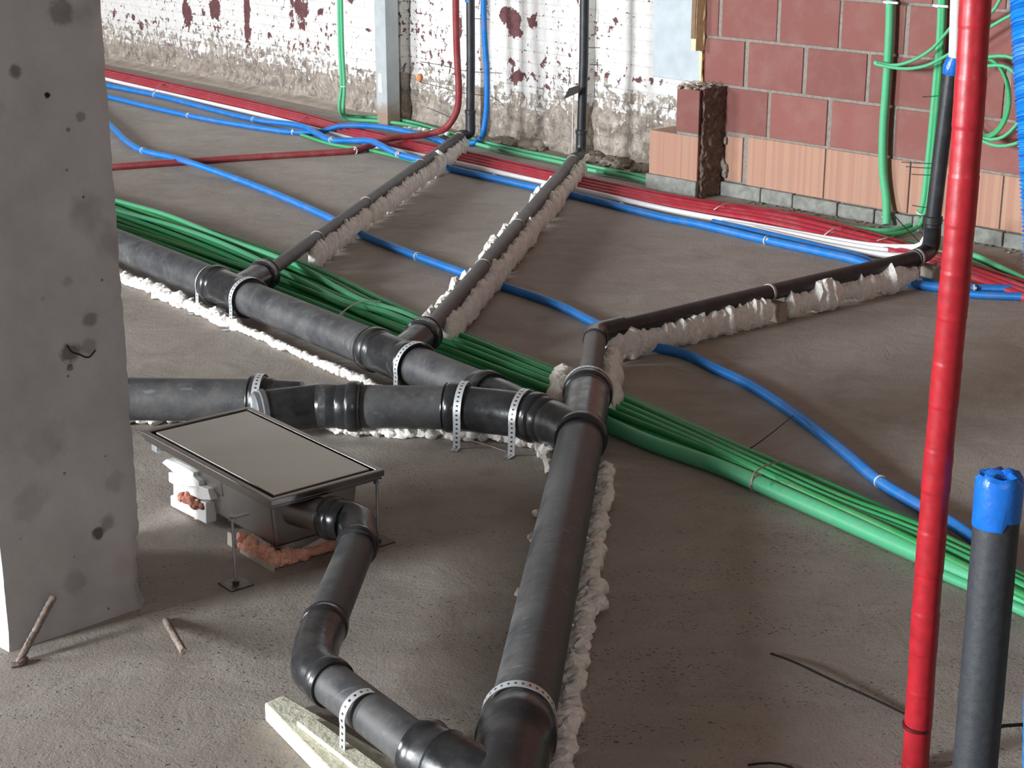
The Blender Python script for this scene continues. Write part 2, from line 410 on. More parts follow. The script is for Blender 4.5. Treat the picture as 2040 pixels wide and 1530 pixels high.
def one_tube(name, pts, r, mat, label=None, cat=None, group=None, parent=None, seg=12, step=.025, rf=None, jitter=0, raw=False):
    pts = [V(p) for p in pts]
    if not raw and 'conduit' in name:      # runs that leave the picture (or pass behind the column) carry on for a while
        for e in (0, -1):
            p, q = pts[e], pts[1 if e == 0 else -2]; x = col_px(p)
            if p.z < .1 and p.y > 1.5 and (x < 240 or x > 2050):
                d = p-q; d.z = 0; far = p+d.normalized()*(.8 if x > 2050 else 1.1)
                if e == 0: pts.insert(0, far)
                else: pts.append(far)
    b = MB(); b.tube(pts if raw else spline(pts, step), r, seg, True, rf, jitter)
    o = b.build(name, mat, parent)
    if label: tag(o, label, cat, group)
    return o
def PX(*a):
    """list of (px, py, z) -> world points"""
    return [P(*q) for q in a]
# ------------------------------------------------------------------ setting
X, Y, Z = V((1, 0, 0)), V((0, 1, 0)), V((0, 0, 1))
b = MB(); b.add([(-14, -4, 0), (8, -4, 0), (8, 14, 0), (-14, 14, 0)], [(0, 1, 2, 3)]); fl = b.build('floor', M['floor'], origin=(0, 0, 0), smooth=False); fl['kind'] = 'structure'
RC = -5.5       # plane of the red block wall
# white wall line: through (s=4.70,n=-5.60) and (s=10,n=-5.86)
wa = sn(4.72, -5.70, 0); wb = sn(10.0, -6.06, 0); WD = (wb-wa).normalized(); WN = V((WD.y, -WD.x, 0))
if WN.dot(N) < 0: WN = -WN
def on_white(px, py, off=0.):
    r = ray(px, py); t = ((wa+WN*off)-O).dot(WN)/r.dot(WN); p = O+r*t
    return (p-wa).dot(WD), p.z, p
def rect_blob(px, py, rx, ry, k):
    s, z, _ = on_white(px, py); return (s, z, rx/280., ry/390., k)
# density fields painted on a dense grid: [0] flaking, [1] low zone without maroon coat, [2] solid maroon patches
MAR = [rect_blob(*q) for q in ((370, 18, 12, 50, .55), (430, 15, 20, 32, .6), (492, 45, 8, 60, .65), (497, 70, 10, 30, .5), (580, 30, 9, 45, .45), (600, 50, 26, 16, .45), (355, -10, 20, 12, .5),
    (1022, 42, 20, 26, .7), (1060, 42, 12, 14, .55), (1036, 65, 9, 9, .6), (1030, 150, 20, 20, .45), (1085, 128, 14, 10, .4), (990, 105, 8, 10, .35), (948, 150, 9, 22, .6), (808, 120, 9, 14, .5),
    (820, 100, 6, 10, .4), (1268, 160, 14, 10, .5), (1298, 158, 8, 8, .4), (280, 55, 6, 9, .6), (915, 55, 7, 26, .5), (1095, 175, 12, 12, .4), (735, 60, 12, 6, .4), (840, 22, 8, 6, .35), (1040, 105, 8, 10, .3), (300, -5, 40, 8, .5), (1100, -20, 60, 10, .3),
    (492, 20, 9, 40, .8), (600, 15, 22, 30, .55), (375, 30, 14, 40, .55), (425, 20, 16, 26, .65), (640, 25, 14, 10, .5), (700, 0, 14, 8, .5), (265, 35, 10, 12, .45), (540, 70, 20, 8, .4), (660, 70, 8, 8, .4), (1010, 30, 14, 16, .8), (1035, 60, 10, 10, .6), (1150, 60, 5, 10, .4), (880, 70, 5, 10, .4), (1230, 40, 8, 8, .4), (1330, 110, 8, 10, .4), (1020, 120, 10, 8, .5))]
EDGE = sorted((on_white(*q)[0], on_white(*q)[1]) for q in ((215, 52), (320, 66), (420, 78), (520, 96), (620, 116), (700, 130), (840, 150), (960, 172), (1080, 182), (1200, 172), (1300, 190)))
def edge_at(s):
    if s <= EDGE[0][0]: return EDGE[0][1]
    for (a, za), (c, zc) in zip(EDGE, EDGE[1:]):
        if s <= c: return za+(zc-za)*(s-a)/(c-a)
    return EDGE[-1][1]
def white_panel(px0, px1, off0, z1, parent=None, name='wall_back'):
    s0 = px0; s1 = px1; nx = int(abs(s1-s0)/.02)+1; nz = int(z1/.02)+1; vs = []; cols = []; fs = []; uvs = []
    for i in range(nx+1):
        for j in range(nz+1):
            s = s0+(s1-s0)*i/nx; z = z1*j/nz
            rough = noise.noise(V((s*6, z*6, 3)))*.018+noise.noise(V((s*22, z*22, 1)))*.006
            q = wa+WD*s+WN*(off0+rough*(1.6 if z < .25 else .5)+max(0, .05-z)*.5); vs.append(V((q.x, q.y, z)))
            # height where sound paint begins
            wob = noise.noise(V((s*2.3, 0, 0)))*.03+noise.noise(V((s*9, 0, 5)))*.02
            edge = edge_at(s)+wob
            lowv = 1/(1+exp((z-edge)/.012)); trans = max(0, 1-abs(z-edge-.04)/.08)
            d = .475+.06*noise.noise(V((s*1.7, z*2, 9)))+.05*trans
            if z < edge: d = .80 if z < edge-.14 else (.66 if z < edge-.09 else .575)
            m = 0
            for (a, c, ra, rc, k) in MAR:
                e = ((s-a)/ra)**2+((z-c)/rc)**2
                if e < 4: m = max(m, k*exp(-e*.8))
            cols.append((max(0, min(1, d)), 1 if z < edge+.05 else 0, m, 1))
    for i in range(nx):
        for j in range(nz):
            a = i*(nz+1)+j; fs.append((a, a+nz+1, a+nz+2, a+1))
            q = [(s0+(s1-s0)*ii/nx, z1*jj/nz) for ii, jj in ((i, j), (i+1, j), (i+1, j+1), (i, j+1))]; uvs.append(q)
    b = MB(); b.add(vs, fs, uvs); o = b.build(name, M['whitewall'], parent, origin=(0, 0, 0) if parent is None else None)
    me = o.data; ca = me.color_attributes.new('paint', 'FLOAT_COLOR', 'POINT')
    for i, c in enumerate(cols): ca.data[i].color = c
    return o
wo = white_panel(-.25, 8.2, 0, 2.2); wo['kind'] = 'structure'
tn = 1
for cx, w in ((811, .075), (968, .07), (1174, .07)):     # shallow pilasters
    s, _, _ = on_white(cx, 200)
    b = MB(); q = wa+WD*s
    for j in range(55):
        z0, z1 = j*.04, (j+1)*.04
        o0 = .018+noise.noise(V((s, z0*9, 2)))*.006; o1 = .018+noise.noise(V((s, z1*9, 2)))*.006
        L0 = [q-WD*w/2, q-WD*w/2+WN*(.045+o0), q+WD*w/2+WN*(.045+o0), q+WD*w/2]; L1 = [q-WD*w/2, q-WD*w/2+WN*(.045+o1), q+WD*w/2+WN*(.045+o1), q+WD*w/2]
        b.add([V((p.x, p.y, z0)) for p in L0]+[V((p.x, p.y, z1)) for p in L1], [(0, 1, 5, 4), (1, 2, 6, 5), (2, 3, 7, 6)],
              [[(s-.1, z0), (s-.04, z0), (s-.04, z1), (s-.1, z1)], [(s-.04, z0), (s+.04, z0), (s+.04, z1), (s-.04, z1)], [(s+.04, z0), (s+.1, z0), (s+.1, z1), (s+.04, z1)]])
    o = b.build('trim_%d' % tn, M['whitewall'], origin=(0, 0, 0)); tn += 1; o['kind'] = 'structure'
    ca = o.data.color_attributes.new('paint', 'FLOAT_COLOR', 'POINT')
    for i, v in enumerate(o.data.vertices): z = v.co.z; ca.data[i].color = (.72 if z < .25 else .5, 1 if z < .3 else 0, .0, 1)
# sandy fillet where the white wall meets the floor
b = MB(); n = 160; vs = []
for i in range(n+1):
    s = 1.2+7*i/n; w = .10+.02*noise.noise(V((s*3, 0, 0))); h = (.03 if s > 2.9 else .008)+.4*.012*noise.noise(V((s*8, 1, 0)))
    for k, (u, hh) in enumerate(((-.02, 1.1), (.02, .9), (.5, .42), (1.0, .0), (1.02, -.1))):
        p = wa+WD*s+WN*(u*w+.012); vs.append(V((p.x, p.y, max(-.002, hh*h+.006*noise.noise(V((s*20, k, 0)))*(k in (1, 2))))))
b.add(vs, [(i*5+k, i*5+k+1, (i+1)*5+k+1, (i+1)*5+k) for i in range(n) for k in range(4)])
o = b.build('trim_%d' % tn, M['ledge'], origin=(0, 0, 0)); tn += 1; o['kind'] = 'structure'
# pale blue jamb at the right end of the white wall
s0, _, _ = on_white(1312, 60); s1 = -.03
b = MB(); p = wa+WD*((s0+s1)/2)+WN*.012
b.box(V((p.x, p.y, 1.31)), WD, WN, Z, abs(s0-s1)/2, .022, .88); o = b.build('trim_%d' % tn, M['jamb'], smooth=False, bevel=.004); tn += 1; o['kind'] = 'structure'
b = MB()
p0 = WP(1393, 30, RC+.03); e = D
b.box(V((p0.x, p0.y, .95)), D, N, Z, .012, .03, .35)
q = WP(1398, 110, RC+.01); b.tube([V((q.x+.002*noise.noise(V((z*.6, 0, 0))), q.y, .45+z*.02)) for z in range(18)], .009, 8, jitter=.8)
o = b.build('trim_%d' % tn, M['yfoam']); tn += 1; o['kind'] = 'structure'
b = MB(); q = sn(S(1399, 30, RC)-.008, RC+.035, 1.0); b.box(V((q.x, q.y, 1.03)), D, N, Z, .011, .03, .38)
o = b.build('trim_%d' % tn, M['wood'], smooth=False); tn += 1; o['kind'] = 'structure'
# red block wall: blocks stand 6 mm proud of their mortar
SR0, SR1 = -1.5, S(1402, 60, RC)
def slab_sn(b, s0, s1, n0, n1, z0, z1):
    b.box(sn((s0+s1)/2, (n0+n1)/2, (z0+z1)/2), D, N, Z, abs(s1-s0)/2, abs(n1-n0)/2, abs(z1-z0)/2)
rows = [(.272, .455, 1652, 230, M['block']), (.467, .650, 1604, 130, M['block']), (.662, .845, 1551, 35, M['block']), (.857, 1.04, 1600, 0, M['block']), (1.052, 1.235, 1650, 0, M['block']), (1.247, 1.43, 1600, 0, M['block']), (1.442, 1.62, 1650, 0, M['block']), (1.632, 1.815, 1600, 0, M['block']), (1.827, 2.01, 1650, 0, M['block']), (2.022, 2.2, 1600, 0, M['block'])]
b = MB(); tones = []
def block(b, s0, s1, z0, z1, n, t, mi):
    b.mi = mi; rs = random.uniform
    u0 = len(b.f); slab_sn(b, s0+rs(0, .003), s1-rs(0, .003), RC-.05, n+rs(-.0015, .0015), z0, z1)
    for fi in range(u0, len(b.f)): b.uv[fi] = [(b.v[k].dot(D), b.v[k].z) for k in b.f[fi]]
    tones.extend([t]*8)
b.mi = 0; slab_sn(b, SR0, SR1, RC-.1, RC-.006, 0, 2.2); tones += [0]*8
for z0, z1, jx, jy, _ in rows:
    j = S(jx, jy, RC); L = .29; k = int((j-SR0)/(L+.012))+1; s = j-k*(L+.012)
    while s < SR1:
        a, c = s+.006+random.uniform(0, .006), min(s+.296-random.uniform(0, .006), SR1)
        if c-a > .03: block(b, a, c, z0, z1, RC, random.random(), 1)
        s += L+.012
s = S(1487, 300, RC)+.0
block(b, s+.02, S(1445, 290, RC), .066, .255, RC, .5, 2)
q = s-.005
for w in (.40, .40, .40, .45, .4, .4, .4, .4, .4):
    block(b, q-w+.004, q, .060, .262, RC+.002, random.random(), 2); q -= w
rw = b.build('wall_right', [M['mortar'], M['block'], M['oblock']], origin=(0, 0, 0), smooth=False, bevel=.0025); rw['kind'] = 'structure'
ca = rw.data.color_attributes.new('tone', 'FLOAT_COLOR', 'POINT')
for i, t in enumerate(tones): ca.data[i].color = (t, t, t, 1)
# cement course along its foot
b = MB(); q = S(1440, 380, RC)
while q > -1.4:
    w = random.uniform(.16, .24); slab_sn(b, q-w+.006, q, RC-.04, RC+.022+random.uniform(-.004, .004), 0, .058+random.uniform(-.003, .003)); q -= w
o = b.build('baseboard_right', M['cement'], origin=(0, 0, 0), smooth=False, bevel=.005); o['kind'] = 'structure'
# ------------------------------------------------------------------ concrete column
cs, cn0, cn1 = 2.650, -1.243, -1.530
def column():
    b = MB(); hgt = 2.6; depth = .36; nz = 150; per = []
    wdt = abs(cn1-cn0)
    for i in range(24): per.append((0, -i/24*wdt))
    for i in range(30): per.append((i/30*depth, -wdt))
    for i in range(24): per.append((depth, -wdt+i/24*wdt))
    for i in range(30): per.append((depth-i/30*depth, 0))
    vs = []; m = len(per); zs = [hgt*(j/nz)**1.35 for j in range(nz+1)]
    for z in zs:
        for (ds, dn) in per:
            cd = min(hypot(ds, dn+wdt), hypot(ds, dn), hypot(ds-depth, dn+wdt))
            p = sn(cs+ds, cn0+dn, z); k = noise.noise(p*9)*.0012+noise.noise(p*38)*.0010
            ctr = sn(cs+depth/2, cn0-wdt/2, z); inw = (ctr-p).normalized()
            if cd < .02:
                c = max(0, noise.noise(V((p.x*3, p.y*3, z*17)))-.1)*.010+max(0, noise.noise(V((0, 5, z*70))))*.004+.002
                if z < .17 and hypot(ds, dn+wdt) < .02: c += .016*(1-z/.17)+max(0, noise.noise(V((0, 1, z*60))))*.014
                k += c*(1-cd/.02)
            flare = (.03-z)*.35 if z < .03 else 0
            vs.append(p+inw*(k-flare))
    fs = [(j*m+i, j*m+(i+1) % m, (j+1)*m+(i+1) % m, (j+1)*m+i) for j in range(nz) for i in range(m)]
    fs.append(tuple(range(nz*m, nz*m+m)))
    b.add(vs, fs)
    # blow holes and snapped bolt stubs
    o = b.build('concrete_column', M['column'], origin=sn(cs, cn0, 0))
    tag(o, 'thick weathered grey concrete column standing at the left, chipped along its right edge', 'column')
column()
def on_col(px, py, off=.004):
    r = ray(px, py); return O+r*((cs-off-O.dot(D))/r.dot(D))
one_tube('snapped_wire', [on_col(134, 688, .002), on_col(142, 700, .016), on_col(158, 706, .010), on_col(176, 712, .012), on_col(190, 698, .006)], .0016, M['wire'], 'bent snapped wire sticking out of the middle of the concrete column', 'wire', seg=6, step=.005)
b = MB(); b.blob(on_col(139, 732, .001), .006, 2, .5, 4, seed=5); tag(b.build('rust_lump', M['rust']), 'small rusty lump in the concrete column just below the snapped wire', 'rust lump')
# ------------------------------------------------------------------ rebar stubs
def rebar(p0, p1, r, label, name='rebar_stub', mat='rust'):
    p0, p1 = V(p0), V(p1); n = 26
    b = MB(); b.tube([p0.lerp(p1, i/n) for i in range(n+1)], r, 10, True, lambda i, L: r*(1.12 if i % 2 else .95), .15)
    return tag(b.build(name, M[mat]), label, 'metal rod')
base = P(36, 1322, 0); rebar(base-Z*.0, base+V((.045, .10, .085)), .0065, 'rusty dusty rebar stub leaning up to the right against the column foot')
b0 = P(330, 1236, .0); rebar(b0, P(366, 1298, .055), .0065, 'short dusty rebar stub leaning towards the camera beyond the right corner of the column')
one_tube('rusty_washer', [P(22, 1326, .004), P(40, 1322, .005), P(52, 1313, .003)], .005, M['rust'], 'small rusty lump at the foot of the leaning rebar stub', 'rust lump', seg=8, jitter=.5, step=.006)
# ------------------------------------------------------------------ drainage pipes
RP = .054
def seg_pipe(b, p0, p1, r=RP, seg=40): b.lathe(p0, p1, [(0, r), ((V(p1)-V(p0)).length, r)], seg)
def socket(b, c, d, r=RP, ln=.075, flip=False, seg=40):
    """moulded push-fit socket: sleeve, then a raised bead ending in a lip"""
    d = V(d).normalized(); c = V(c)
    prof = [(0, r*1.0), (.004, r*1.06), (ln*.40, r*1.075), (ln*.46, r*1.15), (ln*.55, r*1.18), (ln*.82, r*1.18), (ln*.88, r*1.13), (ln*.93, r*1.10), (ln*.97, r*1.15), (ln, r*1.14), (ln+.001, r*.98)]
    b.lathe(c, c+d, prof, seg)
def strap(center, axis, r, label, w=.019, lean=None, floor_gap=True, tail=True, up=.0, drop=None, group='perforated steel straps over the drain pipes'):
    axis = V(axis).normalized(); center = V(center); side = axis.cross(Z).normalized(); upv = side.cross(axis).normalized()
    pts = []; rr = r+.0022; h = center.z
    a0, a1 = radians(-12), radians(192)
    arc = [center+side*cos(a)*rr+upv*sin(a)*rr for a in [a0+(a1-a0)*i/36 for i in range(37)]]
    e0 = arc[0]; e1 = arc[-1]
    pts = [V((e0.x, e0.y, 0.002))+side*.004, ]+arc+[V((e1.x, e1.y, 0.002))-side*.004]
    pts = [pts[0]+side*.03]+pts+[pts[-1]-side*.03]
    vs = []; L = 0; us = []
    for i, p in enumerate(pts):
        if i: L += (p-pts[i-1]).length
        us.append(L)
        c0 = center if 2 <= i <= len(pts)-3 else None
        nrm = ((p-center)-axis*(p-center).dot(axis)).normalized() if c0 is not None else (side if i < 2 else -side)
        if i in (0, len(pts)-1): nrm = Z
        for dn in (0, .0012):
            for da in (-w/2, w/2): vs.append(p+axis*da+nrm*dn)
    fs = []; uv = []
    for i in range(len(pts)-1):
        a = i*4; c = a+4; u0, u1 = us[i], us[i+1]
        fs += [(a+2, a+3, c+3, c+2), (a, c, c+1, a+1), (a, a+2, c+2, c), (a+1, c+1, c+3, a+3)]
        uv += [[(u0, 0), (u0, 1), (u1, 1), (u1, 0)], [(u0, 0), (u1, 0), (u1, 1), (u0, 1)], [(u0, 0)]*4, [(u0, 0)]*4]
    b = MB(); b.add(vs, fs, uv); o = b.build('pipe_strap', M['strap']); return tag(o, label, 'strap', group)
ZA = .088
A0, A1 = P(180, 466, ZA), P(972, 796, ZA)
Ad = (P(900, 763, ZA)-P(255, 497, ZA)).normalized()
def onA(px):     # point of the axis of run A seen at column px
    best = None
    a, c = P(180, 466, ZA), P(650, 657, ZA)
    lo, hi = 0., 3.
    for _ in range(50):
        m = (lo+hi)/2; p = a.lerp(c, m); v = p-O
        fx = v.x/(v.y*cos(PT)-v.z*sin(PT))*F+1020
        if fx < px: lo = m
        else: hi = m
    return a.lerp(c, lo)
Ad = (onA(900)-onA(300)).normalized()
E0 = onA(180); tA = thing('drain_pipe', V((E0.x, E0.y, 0)), 'long sloping dusty black drain pipe with two side branches, starting behind the column', 'pipe')
b = MB(); seg_pipe(b, onA(180)-Ad*1.3, onA(436)); b.build('pipe_section', M['pipe'], tA)
b = MB(); seg_pipe(b, onA(488), onA(750)); b.build('pipe_section', M['pipe'], tA)
b = MB(); seg_pipe(b, onA(815), onA(978)); b.build('pipe_section', M['pipe'], tA)
def wye(pa, pb, bt, tA, rb=.030, rs=.036):
    """fitting between pixels pa..pb of run A with a side branch towards bt"""
    q0, q1 = onA(pa), onA(pb); b = MB(); mid = q0.lerp(q1, .55)
    b.lathe(q0, q1, [(0, RP*1.05), ((q1-q0).length, RP*1.05)], 40)
    socket(b, q0+Ad*.03, -Ad, RP, .062); socket(b, q1-Ad*.03, Ad, RP, .062)
    d = (bt-mid).normalized(); L = (bt-mid).length
    b.lathe(mid, bt, [(0, RP*.80), (L*.6, RP*.80), (L-.045, RP*.82), (L-.040, RP*.95), (L-.015, RP*.97), (L-.010, RP*.90), (L-.006, RP*.95), (L, RP*.95), (L+.001, rb)], 36)
    return b.build('wye_fitting', M['fitting'], tA)
BT1 = P(530, 545, .088); BT2 = P(849, 664, .092)
wye(434, 488, BT1, tA); wye(752, 815, BT2, tA)
b = MB(); socket(b, onA(950)-Ad*.0, Ad, RP, .06); b.build('coupling_socket', M['fitting'], tA)
# run C (foreground) and junction J
CJ = P(1168, 838, .085)
C1, C2 = P(1157, 872, .085), P(1012, 1600, .085)
Cd = (P(1037, 1440, .085)-C1).normalized()
b3t = P(1171, 782, .090)
# lower pipe
tC = thing('drain_pipe', V((C1.x, C1.y, 0)), 'thick dusty black drain pipe coming straight down to the bottom edge of the picture', 'pipe')
CE = C1+Cd*1.42
b = MB(); seg_pipe(b, C1-Cd*.03, CE); b.build('pipe_section', M['pipe'], tC)
# junction fitting
tJ = thing('pipe_junction', V((CJ.x, CJ.y, 0)), 'black three-way junction where two left drain pipes meet the foreground pipe', 'pipe fitting')
ud = (b3t-C1).normalized(); b = MB()
b.lathe(C1, b3t, [(0, RP*1.06), ((b3t-C1).length, RP*1.06)], 40)
b.build('junction_body', M['fitting'], tJ)
b = MB(); socket(b, C1-Cd*.05, Cd, RP, .075); b.build('socket', M['fitting'], tJ)
b = MB(); socket(b, b3t-ud*.045, ud, RP, .065); b.build('socket', M['fitting'], tJ)
# side arm of the junction towards run B
ZB = .082
Bq = [P(1008, 823, ZB), P(1062, 832, ZB), P(1150, 866, .086)]
b = MB(); b.tube(fillet([P(1050, 829, ZB), P(1085, 836, ZB), P(1162, 868, .086)], .05), RP*1.0, 36); b.build('side_arm', M['fitting'], tJ)
b = MB(); dd = (P(1085, 836, ZB)-P(1040, 827, ZB)).normalized(); socket(b, P(1096, 840, ZB), -(P(1096, 840, ZB)-P(1045, 826, ZB)), RP*1.0, .068); b.build('socket', M['fitting'], tJ)
# run A slides into the back of run B: a Y fitting
ty = thing('wye_fitting', V((P(985, 830).x, P(985, 830).y, 0)), 'glossy black wye fitting joining sloping and horizontal pipes, just left of the junction', 'pipe fitting')
b = MB(); b.tube(fillet([P(905, 812, ZB), P(1000, 821, ZB), P(1052, 829, ZB)], .06), RP*1.05, 40); b.build('fitting_body', M['fitting'], ty)
b = MB(); socket(b, P(935, 814, ZB), P(880, 811, ZB)-P(935, 814, ZB), RP, .062); b.build('socket', M['fitting'], ty)
b = MB(); jn = P(1062, 832, ZB); b.tube([onA(962), onA(1000).lerp(jn, .2), jn], RP*1.0, 36); b.build('side_arm', M['fitting'], ty)
# run B
tB = thing('drain_pipe', V((P(700, 830).x, P(700, 830).y, 0)), 'short black drain pipe section just above the steel floor box, between two sockets', 'pipe')
b = MB(); seg_pipe(b, P(640, 808, ZB), P(925, 813, ZB)); b.build('pipe_section', M['pipe'], tB)
tL = thing('drain_pipe', V((P(300, 830).x, P(300, 830).y, 0)), 'horizontal dusty black drain pipe coming out from behind the column above the steel floor box', 'pipe')
ZL = .085
ldir = (P(200, 794, ZL)-P(530, 798, ZL)).normalized()
b = MB(); seg_pipe(b, P(200, 794, ZL)+ldir*.6, P(530, 798, ZL)); b.build('pipe_section', M['pipe'], tL)
te = thing('access_elbow', V((P(560, 840).x, P(560, 840).y, 0)), 'black pipe fitting with grey end cap behind the far corner of the floor box', 'pipe fitting')
b = MB(); ldir = P(530, 798, ZL)-P(560, 799, ZL); socket(b, P(548, 798, ZL), ldir, RP, .062); seg_pipe(b, P(535, 798, ZL), P(600, 802, ZB), RP*1.02); b.build('socket', M['fitting'], te)
capc = P(518, 822, .078); bd = V((cos(radians(22)), sin(radians(22)), 0))
b = MB(); b.tube(fillet([capc, capc+bd*.15, P(655, 808, ZB), P(690, 809, ZB)], .06), RP*1.03, 36); b.build('fitting_body', M['fitting'], te)
b = MB(); b.lathe(capc-bd*.016, capc+bd, [(0, RP*.88), (.003, RP*.95), (.014, RP*.97), (.016, RP*1.08), (.028, RP*1.08), (.03, RP*1.02)], 36); o = b.build('end_cap', M['cap'], te); o['label'] = 'grey end cap'
b = MB(); socket(b, P(672, 809, ZB), P(700, 809.5, ZB)-P(672, 809, ZB), RP, .062); b.build('socket', M['fitting'], te)
# straps on A, B, C
strap(onA(424), Ad, RP*1.02, 'perforated steel strap on the long sloping pipe, nearest the column')
strap(onA(499)-Ad*.008, Ad, RP*1.17, 'perforated steel strap over the socket just downhill of the first side branch')
strap(onA(830)-Ad*.004, Ad, RP*1.17, 'perforated steel strap beside the second side branch of the long sloping pipe')
strap(P(520, 798, ZL), ldir, RP*1.2, 'perforated steel strap on the pipe behind the far corner of the steel floor box')
strap(P(925, 813, ZB), P(900, 811, ZB)-P(935, 814, ZB), RP*1.19, 'upright perforated steel strap on the horizontal pipe, fourth to the right of the floor box')
strap(P(1044, 828, ZB), (Bq[1]-Bq[0]), RP*1.17, 'curved perforated steel strap next to the three-way junction')
strap(P(1033, 1428, .085), Cd, RP*1.05, 'perforated steel strap across the foreground pipe near the bottom edge')
strap(b3t+ud*.02, ud, RP*1.13, 'pale steel band around the upper mouth of the three-way junction', w=.01)
# ------------------------------------------------------------------ bottom wye and run D from the floor box
RD = .0365; ZD = .092
CY = CE-Cd*0.0
Yc = P(1033, 1445, .085)
tY = thing('wye_fitting', V((Yc.x, Yc.y, 0)), 'big black wye fitting cut off by the bottom edge of the picture', 'pipe fitting')
b = MB(); b.lathe(Yc, Yc+Cd, [(0, RP*1.10), (.006, RP*1.17), (.03, RP*1.19), (.045, RP*1.19), (.05, RP*1.12), (.10, RP*1.10), (.3, RP*1.10)], 44); b.build('fitting_body', M['fitting'], tY)
Dp = [P(655, 1030, .105), P(722, 1062, .10), P(640, 1262, ZD), P(625, 1335, ZD), P(838, 1497, ZD)]
b = MB(); Ye = P(1010, 1590, .085); yd = (Ye-P(845, 1500, .09)).normalized(); y0 = P(835, 1494, .09)
b.lathe(y0, y0+yd, [(0, RD*1.02), (.001, RP*.96), (.012, RP*1.0), (.02, RP*.96), (.028, RP*.92), (.05, RP*.93), (.052, RP*.99), (.056, RP*.95), (.17, RP*.95)], 40); b.build('side_arm', M['fitting'], tY)
tD = thing('drain_pipe', V((Dp[2].x, Dp[2].y, 0)), 'thinner black drain pipe zigzagging from the steel floor box down to the bottom wye', 'pipe')
d1 = (Dp[2]-Dp[1]).normalized(); d2 = (Dp[4]-Dp[3]).normalized()
b = MB(); seg_pipe(b, Dp[1]+d1*.02, Dp[2]-d1*0, RD, 36); b.build('pipe_section', M['pipe'], tD)
b = MB(); seg_pipe(b, Dp[3]+d2*.03, Dp[4]+d2*.02, RD, 36); b.build('pipe_section', M['pipe'], tD)
Dc = P(612, 1320, ZD)
b = MB(); b.tube(fillet([Dp[2]-d1*.035, Dp[2]+d1*.05, Dp[3]+V((-.0, .0, 0)), Dp[3]+d2*.05], .075, 12), RD*1.10, 36); b.build('elbow', M['fitting'], tD)
b = MB(); socket(b, Dp[3]+d2*.015, d2, RD, .05); b.build('socket', M['fitting'], tD)
b = MB(); socket(b, Dp[2]+d1*.0, -d1, RD, .045); b.build('socket', M['fitting'], tD)
b = MB(); b.tube(fillet([Dp[0], P(712, 1038, .105), Dp[1]+d1*.05], .06, 12), RD*1.10, 36); b.build('elbow', M['fitting'], tD)
b = MB(); socket(b, Dp[1]+d1*.03, d1, RD*.99, .045); b.build('socket', M['fitting'], tD); b = MB(); ddd = (P(700, 1042, .105)-Dp[0]).normalized(); socket(b, Dp[0]+ddd*.045, -ddd, RD*1.05, .05); b.build('socket', M['fitting'], tD)
# small paper labels on the elbows
b = MB(); q = P(718, 1052, .105)+V((0, 0, RD*1.14)); 
strap(P(724, 1422, ZD), d2, RD, 'wide perforated steel strap holding the thin pipe to the cream foam board', w=.017)
# cream foam boards
def flat_board(px_list, z0, z1, name, label, cat, mat, bev=.003, parent=None):
    b = MB(); top = [P(x, y, z1) for x, y in px_list]; bot = [V((p.x, p.y, z0)) for p in top]; n = len(top)
    b.add(top+bot, [tuple(range(n)), tuple(range(2*n-1, n-1, -1))]+[(i, i+n, (i+1) % n+n, (i+1) % n) for i in range(n)])
    o = b.build(name, mat, parent, smooth=False, bevel=bev)
    return tag(o, label, cat) if label else o
flat_board([(526, 1400), (566, 1383), (800, 1520), (905, 1600), (760, 1640)], .0, .034, 'foam_board', 'thick cream foam board on the floor under the thin drain pipe at the bottom', 'foam board', M['slab'], .004)
flat_board([(590, 1436), (620, 1424), (860, 1600), (800, 1600)], .0345, .044, 'foam_board', 'thin narrow cream strip lying on the thick foam board beneath the drain pipe', 'foam board', M['slab'], .002)
# ------------------------------------------------------------------ branch pipes and risers
def ring(b, c, d, r, w=.006, t=.003): b.lathe(V(c)-V(d).normalized()*w/2, V(c)+V(d), [(0, r), (0.0005, r+t), (w-.0005, r+t), (w, r)], 24)
def branch(name_label, pts, r, elbow_pts, mat='branch', riser_mat='riser', rise=None, rings=(), rr=None):
    t = thing('branch_pipe', V((pts[0].x, pts[0].y, 0)), name_label, 'pipe')
    b = MB(); b.tube(fillet(pts, .04), r, 24); b.build('pipe_section', M[mat], t)
    rr = rr or r
    b = MB(); b.tube(fillet(elbow_pts, .06, 10), rr*1.16, 24)
    for q, d in ((elbow_pts[0], elbow_pts[0]-elbow_pts[1]), (elbow_pts[-1], elbow_pts[-1]-elbow_pts[-2])):
        b.lathe(q-d.normalized()*.012, q+d, [(0, rr*1.16), (.003, rr*1.3), (.018, rr*1.3), (.022, rr*1.05)], 24)
    b.build('elbow', M['riser'], t)
    b = MB(); b.tube(rise, rr, 24); b.build('riser', M[riser_mat], t)
    for c, d in rings: b = MB(); ring(b, c, d, r); b.build('clip_ring', M['tie_brown'], t)
    return t
ZBr = .090
def lerpP(p, q, t): return V(p).lerp(V(q), t)
e1 = P(922, 268, ZBr); c1 = -5.45
r1 = [WP(937, 222, -5.42), WP(938, 120, -5.42), WP(936, -230, -5.42)]
foot1 = V((r1[0].x, r1[0].y, ZBr))
branch('thin black branch pipe rising up the wall between red and blue conduits', [BT1-(e1-BT1).normalized()*.05, e1], .0225,
       [e1-(e1-BT1).normalized()*.02, foot1+V((0, 0, .0)), r1[0]], rise=[r1[0]-Z*.02, r1[1], r1[2]], rr=.0205,
       rings=[(lerpP(BT1, e1, t), e1-BT1) for t in (.19, .41, .71, .97)])
e2 = P(1146, 314, ZBr); r2 = [WP(1158, 262, -5.42), WP(1163, 120, -5.42), WP(1167, -230, -5.42)]
foot2 = V((r2[0].x, r2[0].y, ZBr))
